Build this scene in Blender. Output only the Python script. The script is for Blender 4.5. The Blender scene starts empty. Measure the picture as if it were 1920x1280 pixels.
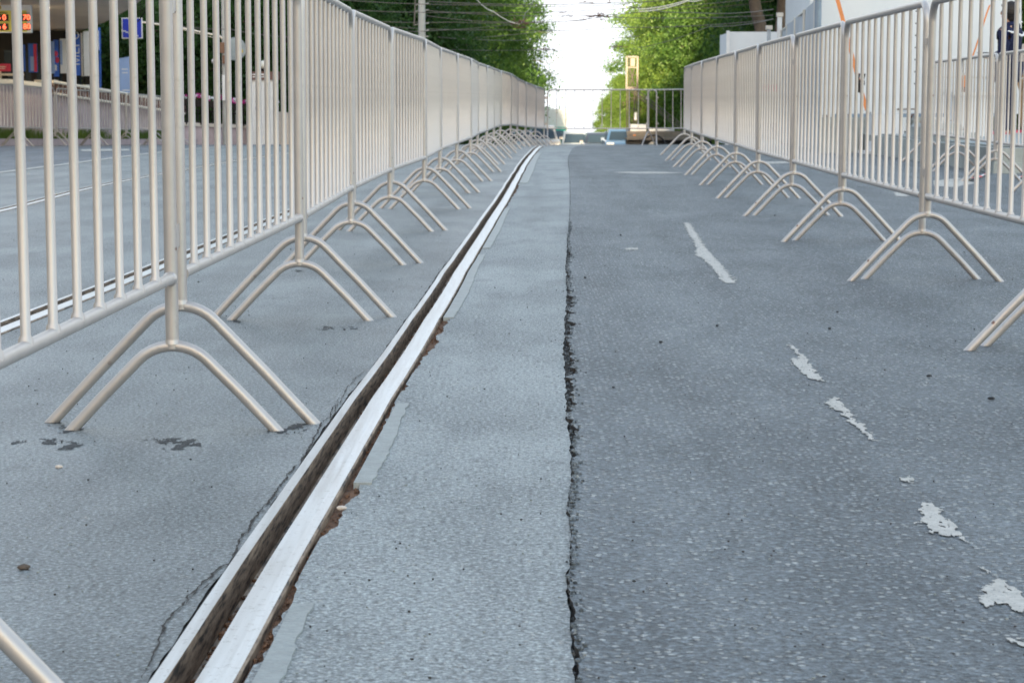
import bpy, math, random
import numpy as np
from mathutils import Vector, Matrix
random.seed(7); rng = np.random.default_rng(7)
R = math.radians
sc = bpy.context.scene
COL = sc.collection
EYE = 0.72
F = 3880.0                       # focal length in pixels of a 1920 wide frame
PITCH = R(6.72)
CP, SP = math.cos(PITCH), math.sin(PITCH)

# ------------------------------------------------------------------ terrain
GY = [-400, 29, 31.5, 33.75, 36, 38.25, 40.5, 45, 55, 60, 70, 100, 117, 140, 200, 600, 3000]
GZ = [0, 0, -.02, -.065, -.115, -.165, -.21, -.30, -.52, -.66, -.98, -2.05, -2.68, -3.5, -5.8, -22, -120]
def gz(y):
    return float(np.interp(y, GY, GZ))
def P(px, py, y):
    """the point at distance y along the street that lies on the line of sight of a place in the photo"""
    u = (px - 960) / F; v = (640 - py) / F
    d = Vector((u, CP + v * SP, -SP + v * CP))
    t = y / d.y
    return Vector((d.x * t, y, EYE + d.z * t))
def G(px, py, ymax=70):
    lo = None
    y = 1.5
    while y < ymax:
        p = P(px, py, y)
        if p.z <= gz(y):
            a, b = y - .1, y
            for _ in range(20):
                m = (a + b) / 2
                if P(px, py, m).z <= gz(m): b = m
                else: a = m
            p = P(px, py, b); p.z = gz(b); return p
        y += .1
    p = P(px, py, 50); p.z = gz(50); return p

# ------------------------------------------------------------------ materials
def newmat(name):
    m = bpy.data.materials.new(name); m.use_nodes = True
    nt = m.node_tree; b = nt.nodes['Principled BSDF']
    return m, nt, b
def node(nt, t, **kw):
    n = nt.nodes.new(t)
    for k, v in kw.items():
        if hasattr(n, k): setattr(n, k, v)
        else: n.inputs[k.replace('_', ' ')].default_value = v
    return n
def ramp(nt, src, stops, interp='LINEAR'):
    r = nt.nodes.new('ShaderNodeValToRGB'); r.color_ramp.interpolation = interp
    cr = r.color_ramp
    while len(cr.elements) > 1: cr.elements.remove(cr.elements[-1])
    cr.elements[0].position = stops[0][0]; c = stops[0][1]; cr.elements[0].color = (c, c, c, 1) if isinstance(c, (int, float)) else (*c, 1)
    for p, c in stops[1:]:
        e = cr.elements.new(p); e.color = (c, c, c, 1) if isinstance(c, (int, float)) else (*c, 1)
    nt.links.new(src, r.inputs[0]); return r.outputs[0]
def mixc(nt, fac, a, b, mode='MIX'):
    m = nt.nodes.new('ShaderNodeMix'); m.data_type = 'RGBA'; m.blend_type = mode
    for sock, v in ((m.inputs[0], fac), (m.inputs[6], a), (m.inputs[7], b)):
        if isinstance(v, bpy.types.NodeSocket): nt.links.new(v, sock)
        elif isinstance(v, (int, float)): sock.default_value = v
        else: sock.default_value = (*v, 1)
    return m.outputs[2]
def mth(nt, op, a, b=None, c=None):
    m = nt.nodes.new('ShaderNodeMath'); m.operation = op
    for i, v in enumerate((a, b, c)):
        if v is None: continue
        if isinstance(v, bpy.types.NodeSocket): nt.links.new(v, m.inputs[i])
        else: m.inputs[i].default_value = v
    return m.outputs[0]
def noise(nt, vec, scale, detail=3, rough=.5, out=0):
    n = nt.nodes.new('ShaderNodeTexNoise'); n.inputs['Scale'].default_value = scale
    n.inputs['Detail'].default_value = detail; n.inputs['Roughness'].default_value = rough
    nt.links.new(vec, n.inputs['Vector']); return n.outputs[out]
def voro(nt, vec, scale, out='Distance', rnd=1.0, feature='F1'):
    n = nt.nodes.new('ShaderNodeTexVoronoi'); n.feature = feature; n.inputs['Scale'].default_value = scale
    n.inputs['Randomness'].default_value = rnd
    nt.links.new(vec, n.inputs['Vector']); return n.outputs[out]
def bump(nt, h, strength, dist, prev=None):
    b = nt.nodes.new('ShaderNodeBump'); b.inputs['Strength'].default_value = strength
    b.inputs['Distance'].default_value = dist; nt.links.new(h, b.inputs['Height'])
    if prev is not None: nt.links.new(prev, b.inputs['Normal'])
    return b.outputs[0]
def coord(nt, sx=1, sy=1, sz=1):
    t = nt.nodes.new('ShaderNodeTexCoord'); mp = nt.nodes.new('ShaderNodeMapping')
    mp.inputs['Scale'].default_value = (sx, sy, sz)
    nt.links.new(t.outputs['Object'], mp.inputs[0]); return mp.outputs[0]

def plain(name, col, rough=.6, metal=0, var=.12, scale=6, bmp=0, bscale=40):
    m, nt, b = newmat(name); v = coord(nt)
    n = noise(nt, v, scale, 4, .6)
    lo = tuple(c * (1 - var) for c in col); hi = tuple(min(1, c * (1 + var)) for c in col)
    c = ramp(nt, n, [(.3, lo), (.7, hi)]); nt.links.new(c, b.inputs['Base Color'])
    b.inputs['Roughness'].default_value = rough; b.inputs['Metallic'].default_value = metal
    if bmp: nt.links.new(bump(nt, noise(nt, v, bscale, 3), bmp, .01), b.inputs['Normal'])
    return m

def asphalt(name, dark, light, stone, stone_amt, rough, vscale, bstr, bdist, pits=.5, fleck=70, contrast=1.0):
    m, nt, b = newmat(name); v = coord(nt)
    big = noise(nt, v, .9, 4, .55)
    stain = noise(nt, coord(nt, 1.2, .45, 1), 2.3, 5, .65)
    fine = noise(nt, v, 230, 2, .7)
    mid = noise(nt, v, fleck, 3, .62)
    mid2 = noise(nt, coord(nt, 1, .8, 1), fleck * .37, 4, .7)
    base = ramp(nt, big, [(.3, dark), (.72, light)])
    base = mixc(nt, ramp(nt, stain, [(.45, 0.0), (.62, .75)]), base, tuple(c * .74 for c in dark))
    base = mixc(nt, ramp(nt, stain, [(.28, .4), (.42, 0.0)]), base, tuple(c * 1.3 for c in light))
    c_ = contrast
    band = noise(nt, coord(nt, 2.2, .10, 1), 1.6, 3, .5)
    base = mixc(nt, 1.0, base, ramp(nt, band, [(.30, (.74, .74, .75)), (.5, (1, 1, 1)), (.68, (1.0, 1.0, 1.0))]), 'MULTIPLY')
    oil = noise(nt, coord(nt, 1, .7, 1), 5.5, 3, .55)
    base = mixc(nt, ramp(nt, oil, [(.63, 0.0), (.72, .45)]), base, tuple(c * .5 for c in dark))
    base = mixc(nt, 1.0, base, ramp(nt, mid, [(.34, (max(.05, 1 - .78 * c_),) * 3), (.445, (1 - .22 * c_,) * 3), (.53, (1.0,) * 3), (.70, (1.0,) * 3)]), 'MULTIPLY')
    base = mixc(nt, ramp(nt, mid, [(.53, 0.0), (.64, .6 * c_)]), base, tuple(c * 1.9 for c in light))
    base = mixc(nt, ramp(nt, mid2, [(.34, .8 * c_), (.43, 0.0)]), base, tuple(c * .35 for c in dark))
    base = mixc(nt, .5, base, ramp(nt, fine, [(.28, (.15, .15, .15)), (.5, (.5, .5, .5)), (.72, (.98, .98, .98))]), 'OVERLAY')
    vor = nt.nodes.new('ShaderNodeTexVoronoi'); vor.inputs['Scale'].default_value = vscale; nt.links.new(v, vor.inputs['Vector'])
    sep = nt.nodes.new('ShaderNodeSeparateColor'); nt.links.new(vor.outputs['Color'], sep.inputs[0]); dist = vor.outputs['Distance']
    sel = mth(nt, 'GREATER_THAN', sep.outputs[0], 1 - stone_amt)
    body = ramp(nt, dist, [(.30, 1.0), (.44, 0.0)])
    mask = mth(nt, 'MULTIPLY', mth(nt, 'MULTIPLY', sel, body), ramp(nt, mid2, [(.36, .35), (.58, 1.0)]))
    tone = mixc(nt, sep.outputs[1], tuple(c * .8 for c in stone), tuple(min(1, c * 1.5) for c in stone))
    tone = mixc(nt, mth(nt, 'MULTIPLY', sep.outputs[2], .3), tone, (stone[0] * 1.1, stone[1] * .9, stone[2] * .7))
    colr = mixc(nt, mth(nt, 'MULTIPLY', mask, .75), base, tone)
    nt.links.new(colr, b.inputs['Base Color'])
    rr = mth(nt, 'SUBTRACT', mth(nt, 'ADD', rough, mth(nt, 'MULTIPLY', stain, .18)), mth(nt, 'MULTIPLY', mask, .2))
    nt.links.new(rr, b.inputs['Roughness'])
    n1 = bump(nt, mid2, bstr * .6, bdist * 2.2)
    n1 = bump(nt, mid, bstr, bdist, n1)
    n1 = bump(nt, mth(nt, 'MULTIPLY', ramp(nt, dist, [(.1, 1.0), (.5, 0.0)]), mth(nt, 'ADD', mth(nt, 'MULTIPLY', sel, .7), .1)), bstr, bdist, n1)
    nt.links.new(n1, b.inputs['Normal'])
    return m

M = {}
M['road_coarse'] = asphalt('coarse_asphalt', (.103, .120, .134), (.146, .168, .185), (.40, .43, .445), .40, .5, 72, 1.0, .008, fleck=85, contrast=.72)
M['road_smooth'] = asphalt('smooth_asphalt', (.156, .172, .178), (.224, .246, .253), (.30, .31, .31), .10, .40, 130, .8, .0035, fleck=120, contrast=.8)
M['strip'] = asphalt('pale_concrete_asphalt', (.255, .274, .276), (.325, .348, .347), (.40, .41, .41), .16, .55, 105, 1.0, .0045, fleck=105, contrast=.72)
M['far_lane'] = asphalt('blue_asphalt', (.12, .132, .148), (.17, .183, .205), (.2, .2, .22), .2, .5, 60, .6, .006, fleck=60, contrast=.7)
M['crack'] = plain('crack_dirt', (.045, .040, .037), .95, var=.6, scale=90, bmp=1, bscale=140)
M['stain'] = plain('tar_residue', (.03, .032, .035), .75, var=.6, scale=70, bmp=.25, bscale=120)
M['mud'] = plain('rusty_dirt', (.17, .088, .048), .9, var=.65, scale=45, bmp=1, bscale=170)
M['sealant'] = plain('grey_sealant', (.26, .283, .28), .5, var=.15, scale=22, bmp=.3, bscale=90)
M['earth'] = plain('earth', (.11, .10, .085), .95, var=.3, scale=.4, bmp=.4, bscale=3)
M['concrete'] = plain('weathered_concrete', (.33, .35, .34), .85, var=.3, scale=2.2, bmp=.35, bscale=25)

def paint_mat():
    m, nt, b = newmat('worn_road_paint'); v = coord(nt)
    n = noise(nt, v, 30, 5, .7)
    nt.links.new(mixc(nt, ramp(nt, noise(nt, v, 150, 3, .7), [(.34, .75), (.42, 0.0)]), ramp(nt, n, [(.3, (.36, .345, .315)), (.6, (.52, .495, .455))]), (.13, .14, .145)), b.inputs['Base Color'])
    b.inputs['Roughness'].default_value = .65
    nt.links.new(bump(nt, noise(nt, v, 120, 3), .5, .003), b.inputs['Normal'])
    return m
M['paint'] = paint_mat()

def silver():
    m, nt, b = newmat('silver_tube_paint'); v = coord(nt)
    oi = nt.nodes.new('ShaderNodeObjectInfo')
    n = noise(nt, v, 9, 4, .6)
    c = ramp(nt, n, [(.3, (.48, .44, .415)), (.7, (.55, .507, .478))])
    geo = nt.nodes.new('ShaderNodeTexCoord')
    dirt = ramp(nt, noise(nt, v, 24, 5, .75), [(.60, 0.0), (.74, .3)])
    c = mixc(nt, dirt, c, (.26, .22, .18))
    vv = voro(nt, v, 11); spot = ramp(nt, vv, [(.045, 1.0), (.075, 0.0)])
    c = mixc(nt, mth(nt, 'MULTIPLY', spot, ramp(nt, noise(nt, v, 3), [(.5, 0.0), (.58, .9)])), c, (.16, .055, .025))
    nt.links.new(c, b.inputs['Base Color'])
    b.inputs['Metallic'].default_value = .62
    nt.links.new(ramp(nt, n, [(.2, .38), (.8, .50)]), b.inputs['Roughness'])
    nt.links.new(bump(nt, noise(nt, v, 70, 3), .06, .004), b.inputs['Normal'])
    return m
M['silver'] = silver()

def steel_mat():
    m, nt, b = newmat('polished_rail_steel'); v = coord(nt, 40, 1.2, 40)
    v2 = coord(nt)
    s = noise(nt, v, 2.2, 4, .6)
    sp = noise(nt, v2, 95, 4, .7)
    c = ramp(nt, s, [(.3, (.52, .54, .56)), (.7, (.68, .695, .71))])
    c = mixc(nt, ramp(nt, sp, [(.33, .5), (.42, 0.0)]), c, (.20, .185, .17))
    nt.links.new(c, b.inputs['Base Color']); b.inputs['Metallic'].default_value = .8
    nt.links.new(ramp(nt, s, [(.3, .30), (.7, .42)]), b.inputs['Roughness'])
    nt.links.new(bump(nt, s, .05, .003), b.inputs['Normal'])
    return m
M['steel'] = steel_mat()
def groove_mat():
    m, nt, b = newmat('brown_groove_steel'); v = coord(nt, 1, .5, 1)
    n = noise(nt, coord(nt, 3, 1, 10), 13, 4, .65)
    c = ramp(nt, n, [(.38, (.02, .018, .016)), (.47, (.17, .12, .085)), (.68, (.34, .26, .19))])
    nt.links.new(c, b.inputs['Base Color']); b.inputs['Roughness'].default_value = .6; b.inputs['Metallic'].default_value = .25
    nt.links.new(bump(nt, noise(nt, coord(nt), 60, 3), .4, .004), b.inputs['Normal'])
    return m
M['groove'] = groove_mat()

def leaf_mat(name, a, bcol, tr):
    m, nt, b = newmat(name); v = coord(nt)
    oi = nt.nodes.new('ShaderNodeObjectInfo')
    n = noise(nt, v, .9, 3, .6); n2 = noise(nt, v, 9, 2)
    f = mth(nt, 'ADD', mth(nt, 'MULTIPLY', n, .65), mth(nt, 'MULTIPLY', n2, .35))
    c = ramp(nt, f, [(.38, a), (.62, bcol)])
    nt.links.new(c, b.inputs['Base Color']); b.inputs['Roughness'].default_value = .5
    b.inputs['Specular IOR Level'].default_value = .35
    t = nt.nodes.new('ShaderNodeBsdfTranslucent'); t.inputs[0].default_value = (*tr, 1)
    mx = nt.nodes.new('ShaderNodeMixShader'); mx.inputs[0].default_value = .42
    nt.links.new(b.outputs[0], mx.inputs[1]); nt.links.new(t.outputs[0], mx.inputs[2])
    nt.links.new(mx.outputs[0], nt.nodes['Material Output'].inputs[0])
    return m
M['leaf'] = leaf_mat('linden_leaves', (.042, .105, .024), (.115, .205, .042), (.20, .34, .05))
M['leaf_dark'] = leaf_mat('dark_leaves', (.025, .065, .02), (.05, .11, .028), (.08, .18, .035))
M['leaf_light'] = leaf_mat('sunlit_leaves', (.075, .15, .028), (.17, .26, .05), (.30, .41, .06))  # brighter yellow-green leaf copy with the sunlight put into its colour
M['grass'] = leaf_mat('grass_blades', (.05, .10, .02), (.10, .17, .04), (.18, .28, .05))
M['bark'] = plain('bark', (.10, .075, .058), .9, var=.35, scale=5, bmp=.9, bscale=22)
M['white'] = plain('white_paint', (.72, .72, .72), .45, var=.05)
M['canvas'] = plain('white_tent_canvas', (.66, .675, .70), .6, var=.05, scale=1.2, bmp=.25, bscale=3)
M['canvas_grey'] = plain('grey_fence_canvas', (.38, .41, .45), .7, var=.12, scale=1.5, bmp=.3, bscale=4)
M['orange'] = plain('orange_webbing', (.62, .22, .07), .7, var=.1)
M['black'] = plain('black_plastic', (.02, .02, .022), .45, var=.3)
M['iron'] = plain('black_iron', (.018, .014, .014), .5, .3, var=.3)
M['soffit'] = plain('beige_soffit', (.88, .79, .67), .6, var=.08, scale=.5)
M['fascia'] = plain('brown_fascia', (.17, .13, .11), .6, var=.1)
M['pink_granite'] = plain('pink_granite', (.47, .37, .38), .7, var=.16, scale=3, bmp=.2, bscale=30)
M['brown_band'] = plain('brown_band', (.16, .09, .075), .6, var=.2)
M['pale_stone'] = plain('pale_pink_stone', (.62, .54, .47), .75, var=.18, scale=2.2, bmp=.3, bscale=12)
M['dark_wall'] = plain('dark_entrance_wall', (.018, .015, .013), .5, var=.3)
M['blue'] = plain('blue_sign_sheet', (.01, .035, .42), .4, var=.05)
M['blue_ad'] = plain('blue_poster', (.05, .17, .70), .5, var=.4, scale=1.6)
M['sky_ad'] = plain('pale_blue_poster', (.32, .46, .80), .5, var=.12, scale=1.2)
M['red_ad'] = plain('red_poster', (.75, .05, .12), .5, var=.3, scale=3)
M['white_ad'] = plain('white_poster', (.84, .85, .88), .5, var=.06)
M['magenta'] = plain('magenta_petals', (.60, .03, .30), .6, var=.3)
M['yellow'] = plain('yellow_board', (.72, .62, .12), .5, var=.06)
M['navy'] = plain('navy_cloth', (.004, .007, .045), .85, var=.3, scale=6, bmp=.5, bscale=18)
M['skin'] = plain('skin', (.50, .30, .21), .5, var=.06)
M['hair'] = plain('dark_hair', (.015, .010, .008), .55, var=.3, scale=30, bmp=.6, bscale=60)
M['tan'] = plain('tan_cloth', (.42, .26, .13), .85, var=.2)
M['pole'] = plain('pole_concrete', (.42, .42, .40), .8, var=.15, scale=3, bmp=.3, bscale=20)
M['wire'] = plain('wire_metal', (.16, .14, .12), .5, .4)
M['insulator'] = plain('rusty_fitting', (.20, .11, .07), .6, .2, var=.3)
M['rubber'] = plain('tyre_rubber', (.02, .02, .02), .8)
M['wood'] = plain('truck_bed_boards', (.20, .175, .15), .7, var=.15, scale=3)
M['green'] = plain('teal_truck_paint', (.02, .30, .22), .4)
M['gold'] = plain('sign_gold', (.5, .38, .08), .5)
M['alu'] = plain('aluminium', (.62, .60, .56), .45, .35, var=.08)
M['lift_metal'] = plain('beige_lift_metal', (.12, .10, .085), .5, .2, var=.1)
M['truck_white'] = plain('truck_white', (.62, .64, .63), .5, var=.05)
def carpaint(name, col):
    m, nt, b = newmat(name); b.inputs['Base Color'].default_value = (*col, 1); b.inputs['Roughness'].default_value = .35
    b.inputs['Coat Weight'].default_value = .7; b.inputs['Coat Roughness'].default_value = .08
    v = coord(nt); nt.links.new(bump(nt, noise(nt, v, 3), .05, .01), b.inputs['Normal']); return m
M['car_white'] = carpaint('white_car_paint', (.33, .33, .33)); M['car_blue'] = carpaint('blue_car_paint', (.08, .17, .30))
M['car_black'] = carpaint('black_car_paint', (.02, .022, .028)); M['car_red'] = carpaint('dark_red_car_paint', (.15, .02, .03))
M['car_silver'] = carpaint('silver_car_paint', (.38, .42, .44))
m, nt, b = newmat('window_glass'); b.inputs['Base Color'].default_value = (.03, .05, .07, 1); b.inputs['Roughness'].default_value = .12
b.inputs['Specular IOR Level'].default_value = .45; M['glass'] = m
def emis(name, col, s):
    m, nt, b = newmat(name); b.inputs['Base Color'].default_value = (*col, 1)
    b.inputs['Emission Color'].default_value = (*col, 1); b.inputs['Emission Strength'].default_value = s; return m
M['led'] = emis('red_led_digits', (.95, .10, .04), .9)
M['lamp'] = plain('globe_glass', (.75, .73, .66), .3, var=.03)
m, nt, b = newmat('red_white_tape'); v = coord(nt)
w = nt.nodes.new('ShaderNodeTexWave'); w.inputs['Scale'].default_value = 1.6; nt.links.new(v, w.inputs[0])
nt.links.new(ramp(nt, w.outputs['Fac'], [(.5, (.75, .75, .75)), (.52, (.65, .03, .03))]), b.inputs['Base Color']); M['tape'] = m

# ------------------------------------------------------------------ mesh helpers
class MB:
    def __init__(s): s.v = []; s.f = []; s.m = []; s.mi = 0
    def add(s, vs, fs):
        o = len(s.v); s.v += [tuple(v) for v in vs]; s.f += [tuple(i + o for i in f) for f in fs]; s.m += [s.mi] * len(fs)
    def box(s, c, d, rz=0, taper=1.0, rot=None):
        x, y, z = d[0] / 2, d[1] / 2, d[2] / 2
        vs = []
        for sz in (-1, 1):
            k = taper if sz > 0 else 1
            for sx, sy in ((-1, -1), (1, -1), (1, 1), (-1, 1)): vs.append(Vector((sx * x * k, sy * y * k, sz * z)))
        mt = rot if rot is not None else Matrix.Rotation(rz, 3, 'Z')
        vs = [mt @ v + Vector(c) for v in vs]
        s.add(vs, [(3, 2, 1, 0), (4, 5, 6, 7), (0, 1, 5, 4), (1, 2, 6, 5), (2, 3, 7, 6), (3, 0, 4, 7)])
    def tube(s, pts, r, n=10, cap=True, closed=False):
        pts = [Vector(p) for p in pts]; k = len(pts)
        rs = r if isinstance(r, (list, tuple)) else [r] * k
        t0 = (pts[1] - pts[0]).normalized(); up = Vector((0, 0, 1)) if abs(t0.z) < .9 else Vector((1, 0, 0))
        nrm = t0.cross(up).normalized(); vs = []
        for i, p in enumerate(pts):
            if i == 0: t = pts[1] - pts[0]
            elif i == k - 1: t = pts[-1] - pts[-2]
            else: t = (pts[i + 1] - pts[i]).normalized() + (pts[i] - pts[i - 1]).normalized()
            t.normalize(); nrm = (nrm - t * nrm.dot(t)).normalized(); bn = t.cross(nrm)
            for j in range(n):
                a = 2 * math.pi * j / n; vs.append(p + (nrm * math.cos(a) + bn * math.sin(a)) * rs[i])
        fs = [(i * n + j, i * n + (j + 1) % n, (i + 1) * n + (j + 1) % n, (i + 1) * n + j) for i in range(k - 1) for j in range(n)]
        if cap: fs += [tuple(range(n))[::-1], tuple((k - 1) * n + j for j in range(n))]
        s.add(vs, fs)
    def prism(s, poly, axis, lo, hi):
        """poly of 2-D points in the plane across the axis, given thickness lo..hi"""
        n = len(poly)
        def mk(p, t): return {'x': (t, p[0], p[1]), 'y': (p[0], t, p[1]), 'z': (p[0], p[1], t)}[axis]
        vs = [mk(p, lo) for p in poly] + [mk(p, hi) for p in poly]
        fs = [tuple(range(n))[::-1], tuple(range(n, 2 * n))] + [(i, (i + 1) % n, n + (i + 1) % n, n + i) for i in range(n)]
        s.add(vs, fs)
    def ball(s, c, r, n=10, sq=(1, 1, 1)):
        vs = []; c = Vector(c)
        for i in range(1, n):
            a = math.pi * i / n
            for j in range(n * 2):
                b = math.pi * j / n
                vs.append(c + Vector((math.sin(a) * math.cos(b) * sq[0], math.sin(a) * math.sin(b) * sq[1], math.cos(a) * sq[2])) * r)
        k = n * 2; t = len(vs); vs += [c + Vector((0, 0, r * sq[2])), c - Vector((0, 0, r * sq[2]))]
        fs = [(i * k + j, (i + 1) * k + j, (i + 1) * k + (j + 1) % k, i * k + (j + 1) % k) for i in range(n - 2) for j in range(k)]
        fs += [(t, j, (j + 1) % k) for j in range(k)] + [(t + 1, (n - 2) * k + (j + 1) % k, (n - 2) * k + j) for j in range(k)]
        s.add(vs, fs)
    def build(s, name, mats, parent=None, smooth=False, loc=None):
        me = bpy.data.meshes.new(name); me.from_pydata(s.v, [], s.f); me.update()
        mats = mats if isinstance(mats, (list, tuple)) else [mats]
        for m in mats: me.materials.append(M[m] if isinstance(m, str) else m)
        me.polygons.foreach_set('material_index', s.m)
        if smooth:
            me.polygons.foreach_set('use_smooth', [True] * len(me.polygons))
            try: me.set_sharp_from_angle(angle=R(50))
            except Exception: pass
        o = bpy.data.objects.new(name, me); COL.objects.link(o)
        if parent: o.parent = parent
        if loc is not None: o.location = loc
        return o
def tag(o, label=None, cat=None, group=None, kind=None):
    if label: o['label'] = label
    if cat: o['category'] = cat
    if group: o['group'] = group
    if kind: o['kind'] = kind
    return o
def empty(name, loc=(0, 0, 0), rz=0, label=None, cat=None, group=None):
    o = bpy.data.objects.new(name, None); COL.objects.link(o); o.location = loc; o.rotation_euler = (0, 0, rz)
    o.empty_display_size = .2
    return tag(o, label, cat, group)
def copy_tree(o, parent=None):
    c = o.copy(); COL.objects.link(c)
    if parent: c.parent = parent
    for ch in list(o.children): copy_tree(ch, c)
    return c
def part(name, mb, mat, parent, smooth=False, label=None):
    o = mb.build(name, mat, parent, smooth)
    if label: o['label'] = label
    return o
def text(name, body, size, mat, parent, loc, rot, thick=.003):
    cu = bpy.data.curves.new(name, 'FONT'); cu.body = body; cu.size = size; cu.extrude = thick
    cu.align_x = 'CENTER'; cu.align_y = 'CENTER'
    to = bpy.data.objects.new(name, cu); COL.objects.link(to)
    bpy.context.view_layer.update()
    me = bpy.data.meshes.new_from_object(to.evaluated_get(bpy.context.evaluated_depsgraph_get()))
    bpy.data.objects.remove(to)
    me.materials.clear(); me.materials.append(M[mat])
    o = bpy.data.objects.new(name, me); COL.objects.link(o); o.parent = parent
    o.location = loc; o.rotation_euler = rot; return o

# ------------------------------------------------------------------ the street surface
rows = np.concatenate([np.arange(-40, 1.5, 2.0), np.arange(1.5, 12, .018), np.arange(12, 30, .07), np.arange(30, 70, .5),
                       np.arange(70, 220, 6.0), np.arange(220, 3001, 120.0)])
gzr = np.interp(rows, GY, GZ)
def smoothcurve(ys, xs):
    ys = np.array(ys, float); xs = np.array(xs, float)
    d = np.gradient(xs, ys)
    i = np.clip(np.searchsorted(ys, rows) - 1, 0, len(ys) - 2)
    h = ys[i + 1] - ys[i]; t = np.clip((rows - ys[i]) / h, 0, 1)
    return (2*t**3-3*t**2+1)*xs[i] + (t**3-2*t**2+t)*h*d[i] + (-2*t**3+3*t**2)*xs[i+1] + (t**3-t**2)*h*d[i+1]
def from_px(pts, extra):
    q = [G(*p) for p in pts]; a = sorted([(p.y, p.x) for p in q] + extra)
    return smoothcurve([k[0] for k in a], [k[1] for k in a])
def rough1d(freqs, amp, seed):
    """several octaves of value noise along the street"""
    g = np.random.default_rng(seed); out = np.zeros(len(rows))
    for k, f in enumerate(freqs):
        xs = np.arange(-41, 3002 if f > .5 else 60, f) if f > .5 else np.arange(-1, 60, f)
        out += np.interp(rows, xs, g.uniform(-1, 1, len(xs))) * amp[k]
    return out
railA = from_px([(277, 1280), (500, 962), (749, 620), (837, 497), (886, 430), (926, 374), (957, 328), (974, 303)],
                [(-40, -2.4), (1.2, -.51), (27, .20), (31.5, .355), (33.75, .455), (36, .58), (38.25, .76), (40.5, 1.0), (45, 1.6), (55, 3.2), (70, 6), (200, 40), (3000, 600)])
wavy = rough1d([.9, .35], [.0035, .0012], 3); railA = railA + np.where(rows < 30, wavy, 0)
railB = from_px([(0, 603), (165, 541), (325, 479), (560, 385)], [(-40, -1.95), (20, -1.33), (27, -1.12), (31.5, -.97), (36, -.72), (40.5, -.32), (45, .25), (55, 1.9), (70, 4.7), (200, 38), (3000, 598)])
railC = from_px([(0, 391), (165, 350), (330, 319), (437, 301), (555, 284)], [(-40, -3.55), (4, -3.38), (33, -2.75), (38, -2.45), (45, -1.5), (55, .1), (70, 2.9), (200, 36), (3000, 596)])
lineD = from_px([(0, 324), (150, 305), (265, 290), (355, 280)], [(-40, -5.3), (4, -5.2), (36, -4.1), (45, -3.3), (55, -1.7), (70, 1.1), (200, 34), (3000, 594)])
RW = .112
seam0 = from_px([(1082, 1280), (1072, 1150), (1070, 1040), (1064, 950), (1070, 860), (1060, 750), (1056, 650), (1062, 560), (1062, 480), (1068, 400), (1068, 330), (1067, 290)],
                [(-40, .4), (31.3, .97), (36, 1.33), (40.5, 1.9), (45, 2.6), (55, 4.2), (70, 7), (200, 41), (3000, 601)])
near = np.clip((14 - rows) / 6, .25, 1) * (rows < 30)
seamL = seam0 + rough1d([.5, .12, .045, .02], [.003, .003, .0025, .0025], 5) * near
cw = np.clip(.008 + rough1d([.9, .3, .1, .04, .02], [.006, .007, .007, .008, .007], 6), .0003, .04) * near + .0010
# the gap is widest from about four to nine metres out
cw = np.maximum(cw * np.interp(rows, [1.5, 2.7, 3.3, 4, 5, 8, 12, 20, 3000], [.5, .55, .3, .8, 1.3, 1.2, .9, .5, .3]), .0008)
seamR = seamL + cw
def ribbon(mb, xl, xr, zl, zr, sel=None, ncol=1, mi=0):
    idx = np.arange(len(rows)) if sel is None else np.where(sel)[0]
    mb.mi = mi
    vs = []
    for i in idx:
        for c in range(ncol + 1):
            t = c / ncol; vs.append((xl[i] + (xr[i] - xl[i]) * t, rows[i], gzr[i] + zl + (zr - zl) * t if not hasattr(zl, '__len__') else gzr[i] + zl[i] + (zr[i] - zl[i]) * t))
    w = ncol + 1
    fs = [(a * w + c, a * w + c + 1, (a + 1) * w + c + 1, (a + 1) * w + c) for a in range(len(idx) - 1) for c in range(ncol)]
    mb.add(vs, fs)
    return mb
one = np.ones(len(rows)); zero = one * 0
def surf(name, xl, xr, zl, zr, mat, label, ncol=1):
    o = ribbon(MB(), xl, xr, zl, zr, ncol=ncol).build(name, mat); return tag(o, label, None, None, 'structure')
surf('far_lane_road', -60 * one - np.maximum(rows, 0) * .0, lineD, 0, 0, 'far_lane', 'blue grey asphalt lane beyond the far tram track', 6)
mbr = MB()
ribbon(mbr, lineD, railC, 0, 0, ncol=3); ribbon(mbr, railC + RW, railB, 0, 0, ncol=3)
lip_gap = np.clip(.004 + rough1d([.4, .1, .03], [.003, .003, .002], 9), 0.0015, .02) * np.clip((16 - rows) / 6, .3, 1)
ribbon(mbr, railB + RW, railA - lip_gap, 0, 0, ncol=3)
tag(mbr.build('tram_road', 'road_smooth'), 'smooth grey asphalt between and around the tram rails', None, None, 'structure')
# right border of the rail: broken asphalt edge over rusty dirt
edge = np.clip(.013 + rough1d([.7, .22, .08, .03], [.012, .011, .008, .006], 11), .004, .06) * np.interp(rows, [1.5, 5, 9, 20, 40, 3000], [1.25, 1, .7, .8, .9, .9])
stripL = railA + RW + edge
surf('strip_road', stripL, seamL, 0, 0, 'strip', 'pale strip of old asphalt between the tram rail and the seam', 3)
surf('seam_floor', seamL - .004, seamR + .006, -.012, -.010, 'crack', 'dark dirt in the seam between the two asphalts')
mbs = MB(); ribbon(mbs, seamL, seamL - .001, 0, -.03); ribbon(mbs, seamR + .001, seamR, -.03, .005)
tag(mbs.build('seam_side', 'crack'), 'crumbled side of the seam in the asphalt', None, None, 'structure')
mbs = MB()
ribbon(mbs, seamR, seamR + .05, .005, .002, ncol=1); ribbon(mbs, seamR + .05, 60 * one + np.maximum(rows, 0) * .8, .002, 0, ncol=8)
tag(mbs.build('coarse_road', 'road_coarse'), 'dark coarse asphalt right of the seam with worn paint', None, None, 'structure')
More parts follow.
